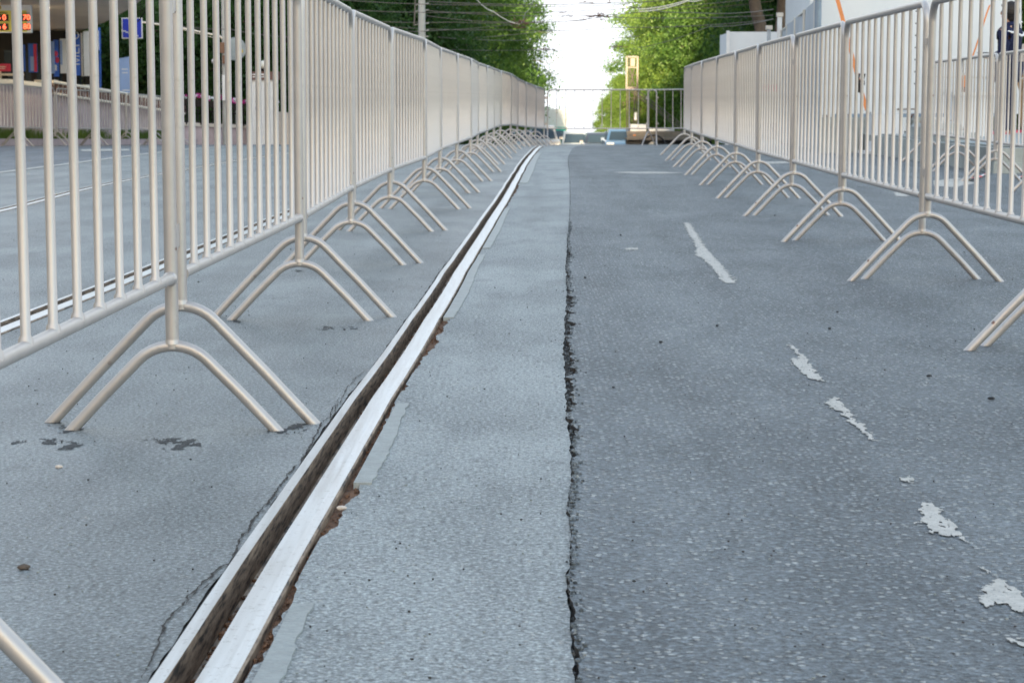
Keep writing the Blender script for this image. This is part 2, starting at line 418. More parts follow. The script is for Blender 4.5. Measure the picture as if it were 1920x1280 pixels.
mbs = MB(); ribbon(mbs, railA + RW - .004, stripL + .004, -.011, -.009)
ribbon(mbs, stripL + .0005, stripL, -.012, 0)
tag(mbs.build('rusty_gap_floor', 'mud'), 'rust brown dirt along the broken asphalt edge', None, None, 'structure')
mbs = MB(); ribbon(mbs, railA - lip_gap - .003, railA + .002, -.006, -.006)
tag(mbs.build('joint_floor', 'crack'), 'dark joint along the rail', None, None, 'structure')
# wide base sheet
mb = MB(); ribbon(mb, -900 * one, 900 * one, -.35, -.35, sel=(np.arange(len(rows)) % 12 == 0) | (rows > 60))
tag(mb.build('ground', 'earth'), 'bare earth beneath and around the street', None, None, 'structure')

def rail(name, xl, label, detail):
    e = empty(name, (0, 0, 0), 0, label, 'tram rail')
    sel = rows < 110
    mb = MB(); ribbon(mb, xl, xl + .0005, -.075, .0035, sel); ribbon(mb, xl + .0005, xl + .020, .0035, .0045, sel); part('rail_lip', mb, 'steel', e)
    mb = MB(); ribbon(mb, xl + .020, xl + .0225, .0045, -.044, sel); ribbon(mb, xl + .0225, xl + .051, -.044, -.046, sel); ribbon(mb, xl + .051, xl + .0565, -.046, -.004, sel)
    part('rail_groove', mb, 'groove', e)
    mb = MB(); ribbon(mb, xl + .0565, xl + .0585, -.004, .0045, sel); ribbon(mb, xl + .0585, xl + .088, .0045, .0052, sel); ribbon(mb, xl + .088, xl + .105, .0052, .0046, sel)
    part('rail_head', mb, 'steel', e)
    mb = MB(); ribbon(mb, xl + .105, xl + .1085, .0046, .002, sel); ribbon(mb, xl + .1085, xl + RW - .001, .002, -.06, sel); part('rail_side', mb, 'groove', e)
    return e
rail('tram_rail', railA, 'shiny grooved tram rail running up the middle of the picture beside the pale strip', True)
rail('tram_rail', railB, 'grooved tram rail just behind the row of barriers left of the middle rail', False)
rail('tram_rail', railC, 'thin tram rail farthest left, next to the white painted line', False)
# gravel in the groove
def at_y(curve, y): return float(np.interp(y, rows, curve))
mb = MB()
for k in range(560):
    y = random.choice([random.uniform(2.2, 3.3), random.uniform(2.3, 3.05), random.uniform(5.4, 7.2), random.uniform(4.7, 9.5)])
    r = random.uniform(.002, .006) * (1.3 if y > 5 else 1); x = at_y(railA, y) + random.uniform(.026, .049)
    mb.ball((x, y, -.045 + r * .5), r, 3, (1, random.uniform(.8, 1.5), .6))
tag(mb.build('gravel', 'mud'), 'brown grit and leaf crumbs lying in the rail groove', None, None, 'stuff')
mb = MB()
for k in range(900):
    y = 1.9 + 9 * random.random() ** 1.6
    sx = at_y(edge, y); r = random.uniform(.0012, .004)
    x = at_y(railA, y) + RW + random.uniform(.0, max(sx, .006) + .006)
    mb.ball((x, y, -.009 + r * .6), r, 3, (1, random.uniform(.8, 1.4), .7))
tag(mb.build('dirt_crumbs', 'mud'), 'rusty dirt crumbs beside the rail head', None, None, 'stuff')
for nm, mt, cnt, lab in (('gravel', 'sealant', 900, 'fine pale grit scattered over the near road'), ('gravel', 'crack', 500, 'fine dark grit scattered over the near road')):
    mb = MB()
    for k in range(cnt):
        y = 2.3 + 9 * random.random() ** 1.5; x = random.uniform(-.26, .26) * y; r = random.uniform(.0009, .0022)
        if at_y(railA, y) - .01 < x < at_y(railA, y) + RW + .03: continue
        mb.ball((x, y, .001 + (.003 if x > at_y(seamR, y) else 0) + r * .4), r, 3, (random.uniform(.8, 1.5), 1, .8))
    tag(mb.build(nm, mt), lab, None, None, 'stuff')
mb = MB()
for k in range(1500):
    y = 2.0 + 10 * random.random(); w = at_y(cw, y); r = random.uniform(.001, .0042)
    x = at_y(seamL, y) + random.uniform(-.001, w + .016 * random.random()); mb.ball((x, y, (-.008 if x < at_y(seamR, y) else .005) + r * .5), r, 3, (1.2, 1, .8))
tag(mb.build('rubble', 'road_coarse'), 'asphalt crumbs in and beside the seam', None, None, 'stuff')

# painted marks, seals, cracks
from mathutils import noise as mnoise
def flat(name, polys, mat, label, dz, rag=1.0, kind='structure'):
    """a thin worn coat: small cells kept where the traced outline, frayed by noise, covers them"""
    mb = MB()
    for poly in polys:
        q = [G(*p) for p in poly]; xs = [p.x for p in q]; ys = [p.y for p in q]; ym = sum(ys) / len(ys)
        cx = .0017 * max(1, ym / 5); cy = .0038 * max(1, (ym / 5) ** 1.6)
        nx = int((max(xs) - min(xs)) / cx) + 8; ny = int((max(ys) - min(ys)) / cy) + 8
        x0, y0 = min(xs) - 4 * cx, min(ys) - 4 * cy; keep = {}
        for iy in range(ny):
            for ix in range(nx):
                x = x0 + ix * cx; y = y0 + iy * cy
                n = mnoise.noise_vector(Vector((x * 45, y * 22, 3.7))) * .012 + mnoise.noise_vector(Vector((x * 160, y * 70, 9.1))) * .006
                px_ = x + n.x * rag; py_ = y + n.y * rag * 2.5; ins = False
                for a in range(len(q)):
                    b_ = (a + 1) % len(q)
                    if (ys[a] > py_) != (ys[b_] > py_) and px_ < (xs[b_] - xs[a]) * (py_ - ys[a]) / (ys[b_] - ys[a]) + xs[a]: ins = not ins
                if ins and mnoise.noise(Vector((x * 130, y * 75, 1.3))) > -.5: keep[(ix, iy)] = 1
        vid = {}; vs = []; fs = []
        def vi(ix, iy):
            if (ix, iy) not in vid:
                vid[(ix, iy)] = len(vs); x = x0 + ix * cx + random.uniform(-.3, .3) * cx; y = y0 + iy * cy + random.uniform(-.3, .3) * cy; vs.append((x, y, gz(y) + dz))
            return vid[(ix, iy)]
        for (ix, iy) in keep: fs.append((vi(ix, iy), vi(ix + 1, iy), vi(ix + 1, iy + 1), vi(ix, iy + 1)))
        mb.add(vs, fs)
    return tag(mb.build(name, mat), label, None, None, kind)
import bmesh
def bm_tri(o):
    bm = bmesh.new(); bm.from_mesh(o.data); bmesh.ops.triangulate(bm, faces=bm.faces[:], ngon_method='EAR_CLIP')
    for f in bm.faces:
        if f.normal.z < 0: f.normal_flip()
    bm.to_mesh(o.data); bm.free()
def mark(polys, label, jag=.35): return flat('road_marking', polys, 'paint', label, .0045, jag * 3)
mark([[(1283, 419), (1293, 420), (1306, 440), (1322, 466), (1345, 490), (1362, 512), (1381, 530), (1378, 534), (1357, 532), (1348, 520), (1337, 505), (1318, 487), (1303, 480), (1306, 466), (1298, 452), (1288, 436)]], 'long worn white streak on the asphalt between the barrier rows', .5)
mark([[(1474, 648), (1486, 650), (1500, 664), (1510, 672), (1522, 690), (1534, 705), (1546, 717), (1530, 717), (1512, 708), (1502, 700), (1482, 684), (1480, 676), (1500, 674), (1490, 662)]], 'worn white paint scrap, upper of the two middle scraps')
mark([[(1562, 747), (1572, 750), (1580, 764), (1594, 776), (1602, 790), (1622, 806), (1634, 820), (1644, 829), (1636, 829), (1618, 816), (1608, 804), (1590, 794), (1584, 782), (1566, 770), (1550, 768), (1549, 760)]], 'worn white paint scrap, lower of the two middle scraps')
mark([[(1689, 897), (1702, 896), (1714, 910), (1706, 909)]], 'tiny paint scrap near the front edge')
mark([[(1732, 947), (1750, 948), (1760, 962), (1772, 974), (1790, 990), (1800, 1004), (1790, 1010), (1748, 1002), (1746, 992), (1734, 984), (1702, 985), (1730, 978), (1726, 966)], [(1796, 1011), (1810, 1013), (1808, 1020)]], 'broad worn paint patch near the front edge of the road')
mark([[(1838, 1066), (1852, 1072), (1846, 1075)], [(1868, 1086), (1886, 1094), (1906, 1112), (1930, 1136), (1928, 1152), (1900, 1146), (1884, 1136), (1846, 1140), (1840, 1122), (1846, 1108)], [(1888, 1206), (1930, 1205), (1930, 1216), (1900, 1212)]], 'ragged paint patch in the lower corner of the road')
mark([[(1148, 324), (1180, 323), (1240, 323.2), (1284, 325), (1240, 326.6), (1190, 326.4)]], 'thin pale line mark on the far asphalt', .1)
mark([[(1676, 362), (1700, 360), (1712, 366), (1700, 370), (1680, 369)], [(1750, 340), (1800, 335), (1830, 345), (1790, 352), (1752, 350)]], 'pale splash on the asphalt behind the barriers', .3)
mark([[(1170, 467), (1196, 466), (1196, 470), (1172, 470)], [(1310, 287), (1322, 286), (1322, 289), (1312, 289)]], 'faint small paint fleck beside the seam', .2)
mark([[(150, 281), (240, 280), (242, 283.5), (152, 284.5)]], 'short white dash near the far kerb', .05)
mark([[(1430, 304), (1500, 303), (1520, 306), (1440, 308)]], 'thin pale mark under the barrier feet', .1)
mb = MB(); ribbon(mb, lineD - .05, lineD + .06, .005, .005, sel=(rows < 70)); tag(mb.build('road_marking', 'paint'), 'long white line along the far side of the tram track', None, None, 'structure')

def along(edge_curve, y0, y1, off0, off1, dz, name, mat, label, kind='structure', jag=.003):
    mb = MB(); ys = np.arange(y0, y1, .03); L = []; Rr = []
    for y in ys:
        e = float(np.interp(y, rows, edge_curve)); t = (y - y0) / (y1 - y0)
        L.append((e + off0, y, gz(y) + dz)); Rr.append((e + off1 * min(1, .9 + .1 * math.sin(t * 5)) + random.uniform(-jag, jag), y, gz(y) + dz))
    n = len(L); mb.add(L + Rr, [(i, n + i, n + i + 1, i + 1) for i in range(n - 1)])
    mb.add([(p[0], p[1], p[2] - .012) for p in Rr] + Rr, [(i, i + 1, n + i + 1, n + i) for i in range(n - 1)])
    mb.add([L[0], Rr[0], (Rr[0][0], Rr[0][1] - .002, Rr[0][2] - .012), (L[0][0], L[0][1] - .002, L[0][2] - .012)], [(0, 3, 2, 1)])
    return tag(mb.build(name, mat), label, None, None, kind)
for i, (y0, y1, a, w) in enumerate([(1.6, 2.92, .016, .058), (3.82, 4.85, .012, .050), (6.75, 9.5, .004, .042), (9.9, 13.5, .004, .045), (17.5, 27, .01, .09)]):
    along(railA + RW, y0, y1, a, w, .0035 + .0005 * i, 'sealant_strip', 'sealant', ['grey sealant strip beside the rail at the front edge', 'grey sealant strip beside the nearest barrier feet', 'grey sealant strip beside the third barrier', 'grey sealant strip beside the fourth barrier', 'long grey sealant strip beside the far rail bend'][i])
def crackline(pts, w, name, label, mat='crack', dz=.0025, seed=1):
    rs = random.Random(seed); q = [G(*p) for p in pts]; out = []
    for a, b_ in zip(q, q[1:]):
        n = max(2, int((b_ - a).length / .012))
        for k in range(n): out.append(a.lerp(b_, k / n))
    L = []; Rr = []; off = 0
    for i, p in enumerate(out):
        off = off * .85 + rs.uniform(-.002, .002)
        if rs.random() < .1: off += rs.uniform(-.006, .006)
        ww = w * (.25 + rs.random() ** 1.5 * 1.2) * min(1, 8 * i / len(out) + .2, 8 * (1 - i / len(out)) + .1)
        L.append((p.x + off - ww / 2, p.y, gz(p.y) + dz)); Rr.append((p.x + off + ww / 2, p.y, gz(p.y) + dz))
    mb = MB(); n = len(L); mb.add(L + Rr, [(i, n + i, n + i + 1, i + 1) for i in range(n - 1)])
    return tag(mb.build(name, mat), label, None, None, 'structure')
crackline([(268, 1275), (330, 1150), (382, 1095), (424, 1050), (470, 985), (520, 915), (560, 870), (600, 800), (640, 745)], .0042, 'road_crack', 'long zigzag crack in the asphalt left of the rail', seed=4)
crackline([(350, 1135), (392, 1096), (430, 1062), (446, 1040)], .002, 'road_crack', 'fine side crack beside the long zigzag crack', seed=8)
crackline([(560, 868), (585, 838), (612, 806), (650, 730), (690, 690)], .0022, 'road_crack', 'fine crack hugging the rail', seed=12)
for i, (polys, lab) in enumerate([([[(290, 826), (330, 824), (352, 828), (378, 833), (372, 840), (340, 841), (322, 838), (330, 833), (296, 831)], [(300, 843), (318, 842), (316, 846)], [(262, 822), (286, 825), (284, 828)]], 'black torn patch in the asphalt in front of the nearest arch'),
        ([[(78, 824), (112, 825), (118, 829), (84, 831)], [(30, 827), (54, 826), (50, 832), (34, 833)], [(122, 832), (146, 830), (152, 836), (130, 841), (116, 840)]], 'black crumbs of tar before the nearest barrier foot'),
        ([[(108, 801), (140, 799), (150, 806), (126, 812), (112, 808)], [(82, 792), (110, 793), (108, 797), (84, 796)]], 'dark flecks under the outer feet of the nearest arch'),
        ([[(505, 806), (530, 804), (560, 796), (590, 799), (560, 804), (532, 812), (512, 811)], [(540, 814), (560, 813), (556, 817)]], 'dark flecks under the inner feet near the rail'),
        ([[(600, 614), (628, 613), (626, 616), (602, 617)], [(640, 613), (668, 613), (664, 616)]], 'dark flecks between the first arches and the rail'),
        ([[(428, 604), (442, 601), (450, 605), (436, 608)], [(550, 508), (570, 507), (566, 511)]], 'dark flecks at the feet of the second arch')]):
    flat('tar_stain', polys, 'stain', lab, .0012, 2.8)

crackline([(998, 395), (1015, 396), (1042, 395)], .012, 'road_crack', 'short cross crack in the pale strip', seed=21)
crackline([(1012, 390), (1030, 391), (1052, 391)], .008, 'road_crack', 'second short cross crack in the pale strip', seed=22)
crackline([(992, 415), (1010, 415), (1036, 416)], .007, 'road_crack', 'nearest short cross crack in the pale strip', seed=23)
# loose stones
for i, (px, py, r, mt, lab) in enumerate([(45, 1067, .008, 'bark', 'brown chip of wood lying on the asphalt left of the rail'), (110, 877, .006, 'pale_stone', 'small tan stone in front of the nearest barrier'),
        (850, 503, .006, 'pale_stone', None), (1742, 709, .006, 'black', 'black stone on the coarse asphalt before the second arch'), (1859, 752, .007, 'black', 'black stone nearest the bottom right foot'),
        (640, 955, .007, 'pale_stone', 'white rag scrap beside the rail edge'), (572, 943, .006, 'canvas', 'pale scrap lying in the rail groove')]):
    if lab is None: continue
    p = G(px, py); mb = MB()
    mb.ball((0, 0, 0), r, 5, (1.3, .8, .6)); 
    mb.v = [(x * random.uniform(.8, 1.2), y * random.uniform(.8, 1.2), z * random.uniform(.8, 1.1)) for x, y, z in mb.v]
    z = .5 * r if 'groove' not in lab else -.040
    tag(mb.build('scrap' if 'scrap' in lab else ('wood_chip' if 'wood' in lab else 'stone'), mt, None, False, (p.x, p.y, gz(p.y) + z + (.004 if p.x > .3 else 0))), lab, 'stone' if 'stone' in lab else 'scrap')
proto = None
for i in range(24):
    p = G(random.choice([random.uniform(1420, 1900), random.uniform(0, 800), random.uniform(1000, 1400)]), 320 + 420 * random.random())
    if proto is None:
        mb = MB(); mb.ball((0, 0, 0), .0038, 4, (1.2, 1, .7)); proto = mb.build('pebble', 'stain'); o = proto
    else: o = proto.copy(); COL.objects.link(o)
    o.location = (p.x, p.y, gz(p.y) + .006); o.rotation_euler = (0, 0, random.random() * 6); s = random.uniform(.6, 1.5); o.scale = (s, s, s)
    tag(o, 'tiny dark pebble on the road surface', 'pebble', 'dark pebbles scattered on the road')

# ------------------------------------------------------------------ crowd barriers
BL = 2.14
def arch(hw, h, x, lean=0):
    th = R(46); r = .105; a = []
    ch = h                      # crown height of the centre line
    cz = ch - r
    n = 9
    pts = []
    tx, tz = r * math.sin(th), cz + r * math.cos(th)
    # straight leg from the tangent point down to the ground
    k = (tz + .004) / math.sin(th)
    fx = tx + k * math.cos(th)
    sc_ = hw / fx
    left = [(-fx, -.004), (-tx - (fx - tx) * .5, tz * .5)]
    for i in range(n + 1):
        an = -th + 2 * th * i / n; left.append((r * math.sin(an), cz + r * math.cos(an)))
    left += [(tx + (fx - tx) * .5, tz * .5), (fx, -.004)]
    return [(x, p[0] * sc_, p[1]) for p in left]
def flat_foot(mb, pts, r, n=14):
    o = len(mb.v); mb.tube(pts, r, n)
    # saw the tube ends off level with the ground
    for rng_, a, b_ in ((range(o, o + n), Vector(pts[0]), Vector(pts[1])), (range(len(mb.v) - n, len(mb.v)), Vector(pts[-1]), Vector(pts[-2]))):
        d = (b_ - a).normalized()
        for i in rng_:
            v = Vector(mb.v[i]); t = (.0005 - v.z) / d.z; mb.v[i] = tuple(v + d * t)
def make_barrier():
    e = empty('crowd_barrier', (0, 0, 0), 0, 'x', 'barrier')
    fr = MB(); r = .08; zt = 1.086; pts = [(0, 0, .255), (0, 0, zt - r)]
    for i in range(1, 8):
        a = math.pi / 2 * i / 8; pts.append((r - r * math.cos(a), 0, zt - r + r * math.sin(a)))
    pts += [(r, 0, zt), (BL / 2, 0, zt), (BL - r, 0, zt)]
    for i in range(1, 8):
        a = math.pi / 2 * i / 8; pts.append((BL - r + r * math.sin(a), 0, zt - r + r * math.cos(a)))
    pts += [(BL, 0, zt - r), (BL, 0, .18)]
    fr.tube(pts, .0145, 14); part('frame', fr, 'silver', e, True)
    br = MB(); br.tube([(.008, 0, .332), (BL / 2, 0, .3315), (BL - .008, 0, .332)], .0125, 14); 
    for x, s in ((.02, 1), (BL - .02, -1)): br.tube([(x - .006 * s, 0, .332), (x + .006 * s, 0, .332)], [.0165, .0125], 12)
    part('bottom_rail', br, 'silver', e, True)
    b0 = None
    for k in range(1, 12):
        x = BL * k / 12 + random.uniform(-.0015, .0015)
        if b0 is None:
            mb = MB(); mb.tube([(0, 0, .335), (0, 0, .347), (0, 0, .352), (0, 0, .7), (0, 0, 1.078)], [.0135, .0115, .0083, .0083, .0083], 10)
            b0 = part('bar', mb, 'silver', e, True); o = b0
        else: o = b0.copy(); COL.objects.link(o); o.parent = e
        o.location = (x, 0, 0)
    big = MB(); flat_foot(big, arch(.297, .262, 0), .0125); big.tube([(0, 0, .266), (0, 0, .276)], [.0172, .0147], 12); part('leg', big, 'silver', e, True)
    sm = MB(); flat_foot(sm, arch(.228, .186, BL), .0125); sm.tube([(BL, 0, .190), (BL, 0, .200)], [.0172, .0147], 12); part('leg', sm, 'silver', e, True)
    for z in (.93, .42):
        hk = MB(); hk.box((-.032, 0, z), (.036, .006, .05)); hk.tube([(-.050, 0, z - .03), (-.050, 0, z + .024)], .006, 8); part('hook', hk, 'silver', e)
        eye = MB(); eye.tube([(BL + .034, 0, z - .007), (BL + .034, 0, z + .017)], .0105, 10); eye.box((BL + .020, 0, z + .005), (.022, .006, .02)); part('hook_eye', eye, 'silver', e)
    return e
barrier0 = make_barrier(); used = [False]
def barrier(a, b_, label, group, jitter=.0):
    """a barrier whose large leg stands at point a and whose other leg points to b_"""
    if not used[0]: e = barrier0; used[0] = True
    else: e = copy_tree(barrier0)
    za, zb = gz(a[1]), gz(b_[1])
    if a[0] > .9: za += .002; zb += .002
    d = Vector((b_[0] - a[0], b_[1] - a[1], zb - za)).normalized()
    y = Vector((0, 0, 1)).cross(d).normalized(); z = d.cross(y)
    if jitter:
        z = (z + y * random.uniform(-.004, .004)).normalized(); y = z.cross(d).normalized()
    m = Matrix((d, y, z)).transposed().to_4x4(); m.translation = Vector((a[0], a[1], za))
    e.matrix_world = m; e['label'] = label; e['category'] = 'barrier'; e['group'] = group
    return e
ORD = 'nearest second third fourth fifth sixth seventh eighth ninth tenth eleventh twelfth thirteenth fourteenth fifteenth sixteenth seventeenth'.split()
LJ = [(-.775, 2.26), (-.735, 4.51), (-.689, 6.75), (-.696, 9.0), (-.658, 11.25), (-.567, 13.5), (-.545, 15.73), (-.475, 17.98), (-.402, 20.2),
      (-.372, 22.45), (-.30, 24.7), (-.235, 26.95), (-.165, 29.2), (-.02, 31.43), (.085, 33.67), (.235, 35.9), (.43, 38.12), (.625, 40.35)]
def seg(p, q, gap=.055):
    d = (Vector(q) - Vector(p)); L = d.length; d.normalize(); mid = (Vector(p) + Vector(q)) / 2
    return mid - d * BL / 2, mid + d * BL / 2
for i in range(len(LJ) - 1):
    a, b_ = seg(LJ[i], LJ[i + 1])
    barrier(a, b_, 'silver barrier, %s from the camera in the row beside the middle tram rail' % ORD[i], 'crowd barriers in the row beside the tram rail', 1)
RJ = [(1.56, 3.67), (1.60, 5.92), (1.628, 8.17), (1.656, 10.4), (1.712, 12.65), (1.766, 14.9), (1.847, 17.13), (1.91, 19.38), (1.976, 21.62), (2.06, 23.86), (2.16, 26.1)]
for i in range(len(RJ) - 1):
    a, b_ = seg(RJ[i], RJ[i + 1])
    barrier(b_, a, 'silver barrier, %s from the camera in the row along the coarse asphalt' % ORD[i], 'crowd barriers in the row before the tent', 1)
barrier((.70, 40.95), (2.84, 40.9), 'silver crowd barrier standing crosswise, closing the street at the top of the rise', 'barriers closing the street')
barrier((2.70, 41.1), (4.54, 40.0), 'silver crowd barrier turned at a slant before the flatbed truck', 'barriers closing the street')
SJ = [(4.02, 15.7), (4.18, 17.95), (4.33, 20.18), (4.47, 22.42)]
for i in range(len(SJ) - 1):
    a, b_ = seg(SJ[i], SJ[i + 1])
    barrier(b_, a, 'silver barrier, %s from the camera in the short row before the person' % ORD[i], 'crowd barriers in the short row by the concrete platform', 1)
FJ = [(-9.42, 33.0), (-9.18, 35.25), (-8.95, 37.5), (-8.72, 39.75), (-8.46, 42.0), (-8.2, 44.2), (-7.98, 46.45), (-7.75, 48.7)]
for i in range(len(FJ) - 1):
    a, b_ = seg(FJ[i], FJ[i + 1])
    barrier(a, b_, 'pale barrier, %s from the camera in the row by the pink wall' % ORD[i], 'crowd barriers across the street by the pink wall', 1)

# ------------------------------------------------------------------ trees
def leaves(n, clumps, crown_fn, size, seed, spread):
    g = np.random.default_rng(seed)
    cs = crown_fn(g, clumps)
    w = g.uniform(.4, 1.6, clumps); w /= w.sum()
    k = g.choice(clumps, n, p=w)
    sp = spread * g.uniform(.6, 1.3, clumps)
    c = cs[k] + g.normal(0, 1, (n, 3)) * sp[k][:, None] * np.array([1, 1, .6])
    nrm = g.normal(0, 1, (n, 3)) + np.array([0, 0, .5]); nrm /= np.linalg.norm(nrm, axis=1)[:, None]
    t = np.cross(nrm, g.normal(0, 1, (n, 3))); t /= np.linalg.norm(t, axis=1)[:, None]
    b_ = np.cross(nrm, t); s = size * g.uniform(.6, 1.35, n)[:, None]
    v = np.stack([c - t * s * .62, c + b_ * s * .34 - t * s * .1 + nrm * s * .08, c + t * s * .62, c - b_ * s * .34 - t * s * .1 + nrm * s * .08], 1).reshape(-1, 3)
    return v
def quadmesh(name, v, mat, parent=None):
    n = len(v) // 4; me = bpy.data.meshes.new(name)
    me.vertices.add(len(v)); me.vertices.foreach_set('co', v.astype(np.float32).ravel())
    me.loops.add(n * 4); me.loops.foreach_set('vertex_index', np.arange(n * 4, dtype=np.int32))
    me.polygons.add(n); me.polygons.foreach_set('loop_start', np.arange(0, n * 4, 4, dtype=np.int32)); me.polygons.foreach_set('loop_total', np.full(n, 4, dtype=np.int32))
    me.update(calc_edges=True); me.materials.append(M[mat]); o = bpy.data.objects.new(name, me); COL.objects.link(o)
    if parent: o.parent = parent
    return o
def make_tree(mat, H, Rr, low, n, clumps, seed, size):
    e = empty('street_tree', (0, 0, -50))
    def crown(g, k):
        u = g.uniform(0, 1, k) ** .55; th = g.uniform(0, 6.283, k); z = g.uniform(0, 1, k) ** 1.25
        prof = np.sqrt(np.clip(1 - (np.abs(z - .38) / .64) ** 2.3, 0, 1)); lob = (1 + .2 * np.sin(th * 3 + seed) + .12 * np.sin(th * 5 + z * 7)) / 1.22
        rr = Rr * prof * (0.35 + .65 * u) * lob
        return np.stack([rr * np.cos(th), rr * np.sin(th), low + z * (H - low)], 1)
    o = quadmesh('crown', leaves(n, clumps, crown, size, seed, .52), mat, e)
    t = MB(); rs = random.Random(seed)
    pts = [(0, 0, -.3), (0, 0, .2), (rs.uniform(-.1, .1), 0, H * .2), (rs.uniform(-.2, .2), rs.uniform(-.2, .2), H * .45), (0, 0, H * .8)]
    t.tube(pts, [.34, .26, .2, .14, .03], 10)
    for k in range(13):
        a = k * 2.4; z0 = H * (.12 + .045 * k); L = Rr * rs.uniform(.55, .9)
        t.tube([(0, 0, z0), (math.cos(a) * L * .4, math.sin(a) * L * .4, z0 + L * .2), (math.cos(a) * L, math.sin(a) * L, z0 + L * rs.uniform(.1, .6))], [.09, .055, .015], 6)
    part('trunk', t, 'bark', e, True)
    return e
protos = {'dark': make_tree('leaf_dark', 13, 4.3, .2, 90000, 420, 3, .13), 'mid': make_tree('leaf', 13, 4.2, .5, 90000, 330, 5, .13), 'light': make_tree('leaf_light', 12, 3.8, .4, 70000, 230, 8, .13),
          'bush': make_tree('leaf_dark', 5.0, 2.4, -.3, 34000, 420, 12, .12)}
firstp = {k: True for k in protos}
def tree(kind, x, y, s, label, group):
    e = protos[kind] if firstp[kind] else copy_tree(protos[kind]); firstp[kind] = False
    e.location = (x, y, gz(y) - .05); e.rotation_euler = (0, 0, random.random() * 6.28); e.scale = (s, s, s * random.uniform(.95, 1.1))
    tag(e, label, 'tree', group); return e
def xat(px, y): return (px - 960) / F * y
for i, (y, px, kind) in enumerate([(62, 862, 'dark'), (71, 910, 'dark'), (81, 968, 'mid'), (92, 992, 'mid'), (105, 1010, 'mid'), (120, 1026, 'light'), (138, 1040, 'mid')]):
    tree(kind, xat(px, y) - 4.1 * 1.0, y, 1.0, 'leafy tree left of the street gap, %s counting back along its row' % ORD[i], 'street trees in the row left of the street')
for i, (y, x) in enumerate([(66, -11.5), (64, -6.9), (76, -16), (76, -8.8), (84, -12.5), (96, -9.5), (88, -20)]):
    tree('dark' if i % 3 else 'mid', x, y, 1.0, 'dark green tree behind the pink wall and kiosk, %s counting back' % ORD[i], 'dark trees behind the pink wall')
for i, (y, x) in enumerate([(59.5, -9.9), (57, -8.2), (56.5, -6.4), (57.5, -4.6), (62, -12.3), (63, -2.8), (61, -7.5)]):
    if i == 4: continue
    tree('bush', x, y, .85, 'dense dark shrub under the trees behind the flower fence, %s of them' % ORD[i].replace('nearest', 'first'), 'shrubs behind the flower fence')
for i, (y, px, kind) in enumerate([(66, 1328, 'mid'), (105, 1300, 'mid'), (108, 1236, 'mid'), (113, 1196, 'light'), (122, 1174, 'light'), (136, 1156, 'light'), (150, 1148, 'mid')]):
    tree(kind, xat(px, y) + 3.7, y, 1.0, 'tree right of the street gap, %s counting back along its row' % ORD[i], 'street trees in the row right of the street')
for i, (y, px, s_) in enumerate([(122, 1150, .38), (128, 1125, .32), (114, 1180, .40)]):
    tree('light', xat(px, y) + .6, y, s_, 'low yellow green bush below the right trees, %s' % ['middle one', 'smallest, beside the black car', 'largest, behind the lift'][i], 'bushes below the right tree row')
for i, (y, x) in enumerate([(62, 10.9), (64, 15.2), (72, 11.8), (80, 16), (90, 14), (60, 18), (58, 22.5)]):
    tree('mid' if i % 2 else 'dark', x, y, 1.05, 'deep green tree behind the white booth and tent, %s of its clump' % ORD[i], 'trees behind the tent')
# a bare leaning trunk pair by the tent
for i, (px, lean) in enumerate([(1446, -.5), (1462, .12)]):
    e = empty('tree', (xat(px, 55), 55 + i, gz(55)), 0, ['leaning brown tree trunk with a high crown behind the white booth', 'upright tree trunk right of the leaning one'][i], 'tree')
    mb = MB(); mb.tube([(.2, 0, -.3), (0, 0, 1.8), (lean, 0, 3.6), (lean * 1.8, 0, 6)], [.22, .19, .16, .08], 10); part('trunk', mb, 'bark', e, True)
    def cr(g, k):
        v = g.normal(0, 1, (k, 3)); v /= np.linalg.norm(v, axis=1)[:, None]; return v * np.array([3.2, 3.2, 2.4]) * g.uniform(.4, 1, (k, 1)) + np.array([lean * 2, 0, 7.4])
    quadmesh('crown', leaves(15000, 160, cr, .2, 60 + i, .5), 'leaf', e)

# ------------------------------------------------------------------ left side of the street
# kerb and pink walls
mb = MB()
kl = [(-10.6, 30), (-9.75, 37.5), (-9.15, 43), (-8.55, 48), (-7.95, 52)]
for (x0, y0), (x1, y1) in zip(kl, kl[1:]):
    a = Vector((x0 + .35, y0, gz(y0))); b_ = Vector((x1 + .35, y1, gz(y1))); w = Vector((-.18, 0, 0))
    vs = [a, b_, b_ + w, a + w]; up = Vector((0, 0, .13))
    mb.add(vs + [v + up for v in vs], [(4, 5, 6, 7)[::-1], (0, 1, 5, 4), (2, 3, 7, 6), (1, 2, 6, 5), (3, 0, 4, 7)])
tag(mb.build('kerb', 'pink_granite'), 'pinkish stone kerb under the far barriers', None, None, 'structure')
mb = MB()
vs = [(-60, 30, -.02)] + [(x + .2, y, gz(y) + .11) for x, y in kl] + [(-60, 52, -.3)]
mb.add(vs, [tuple(range(len(vs)))]); tag(mb.build('verge_ground', 'earth'), 'strip of soil behind the far kerb', None, None, 'structure')
mb = MB(); mb.add([(-60, 33, gz(33) + .105), (-12.6, 37, gz(37) + .105), (-10.8, 44, gz(44) + .1), (-11, 58.8, gz(58) + .1), (-60, 58.8, gz(58) + .1)], [(0, 1, 2, 3, 4)])  # pale ground sheet added to bounce light onto the canopy underside
tag(mb.build('bounce_pavement', plain('bounce_paving', (.55, .50, .45), .8)), 'pale paving sheet added before the dark entrance to bounce light up to the canopy', None, None, 'structure')
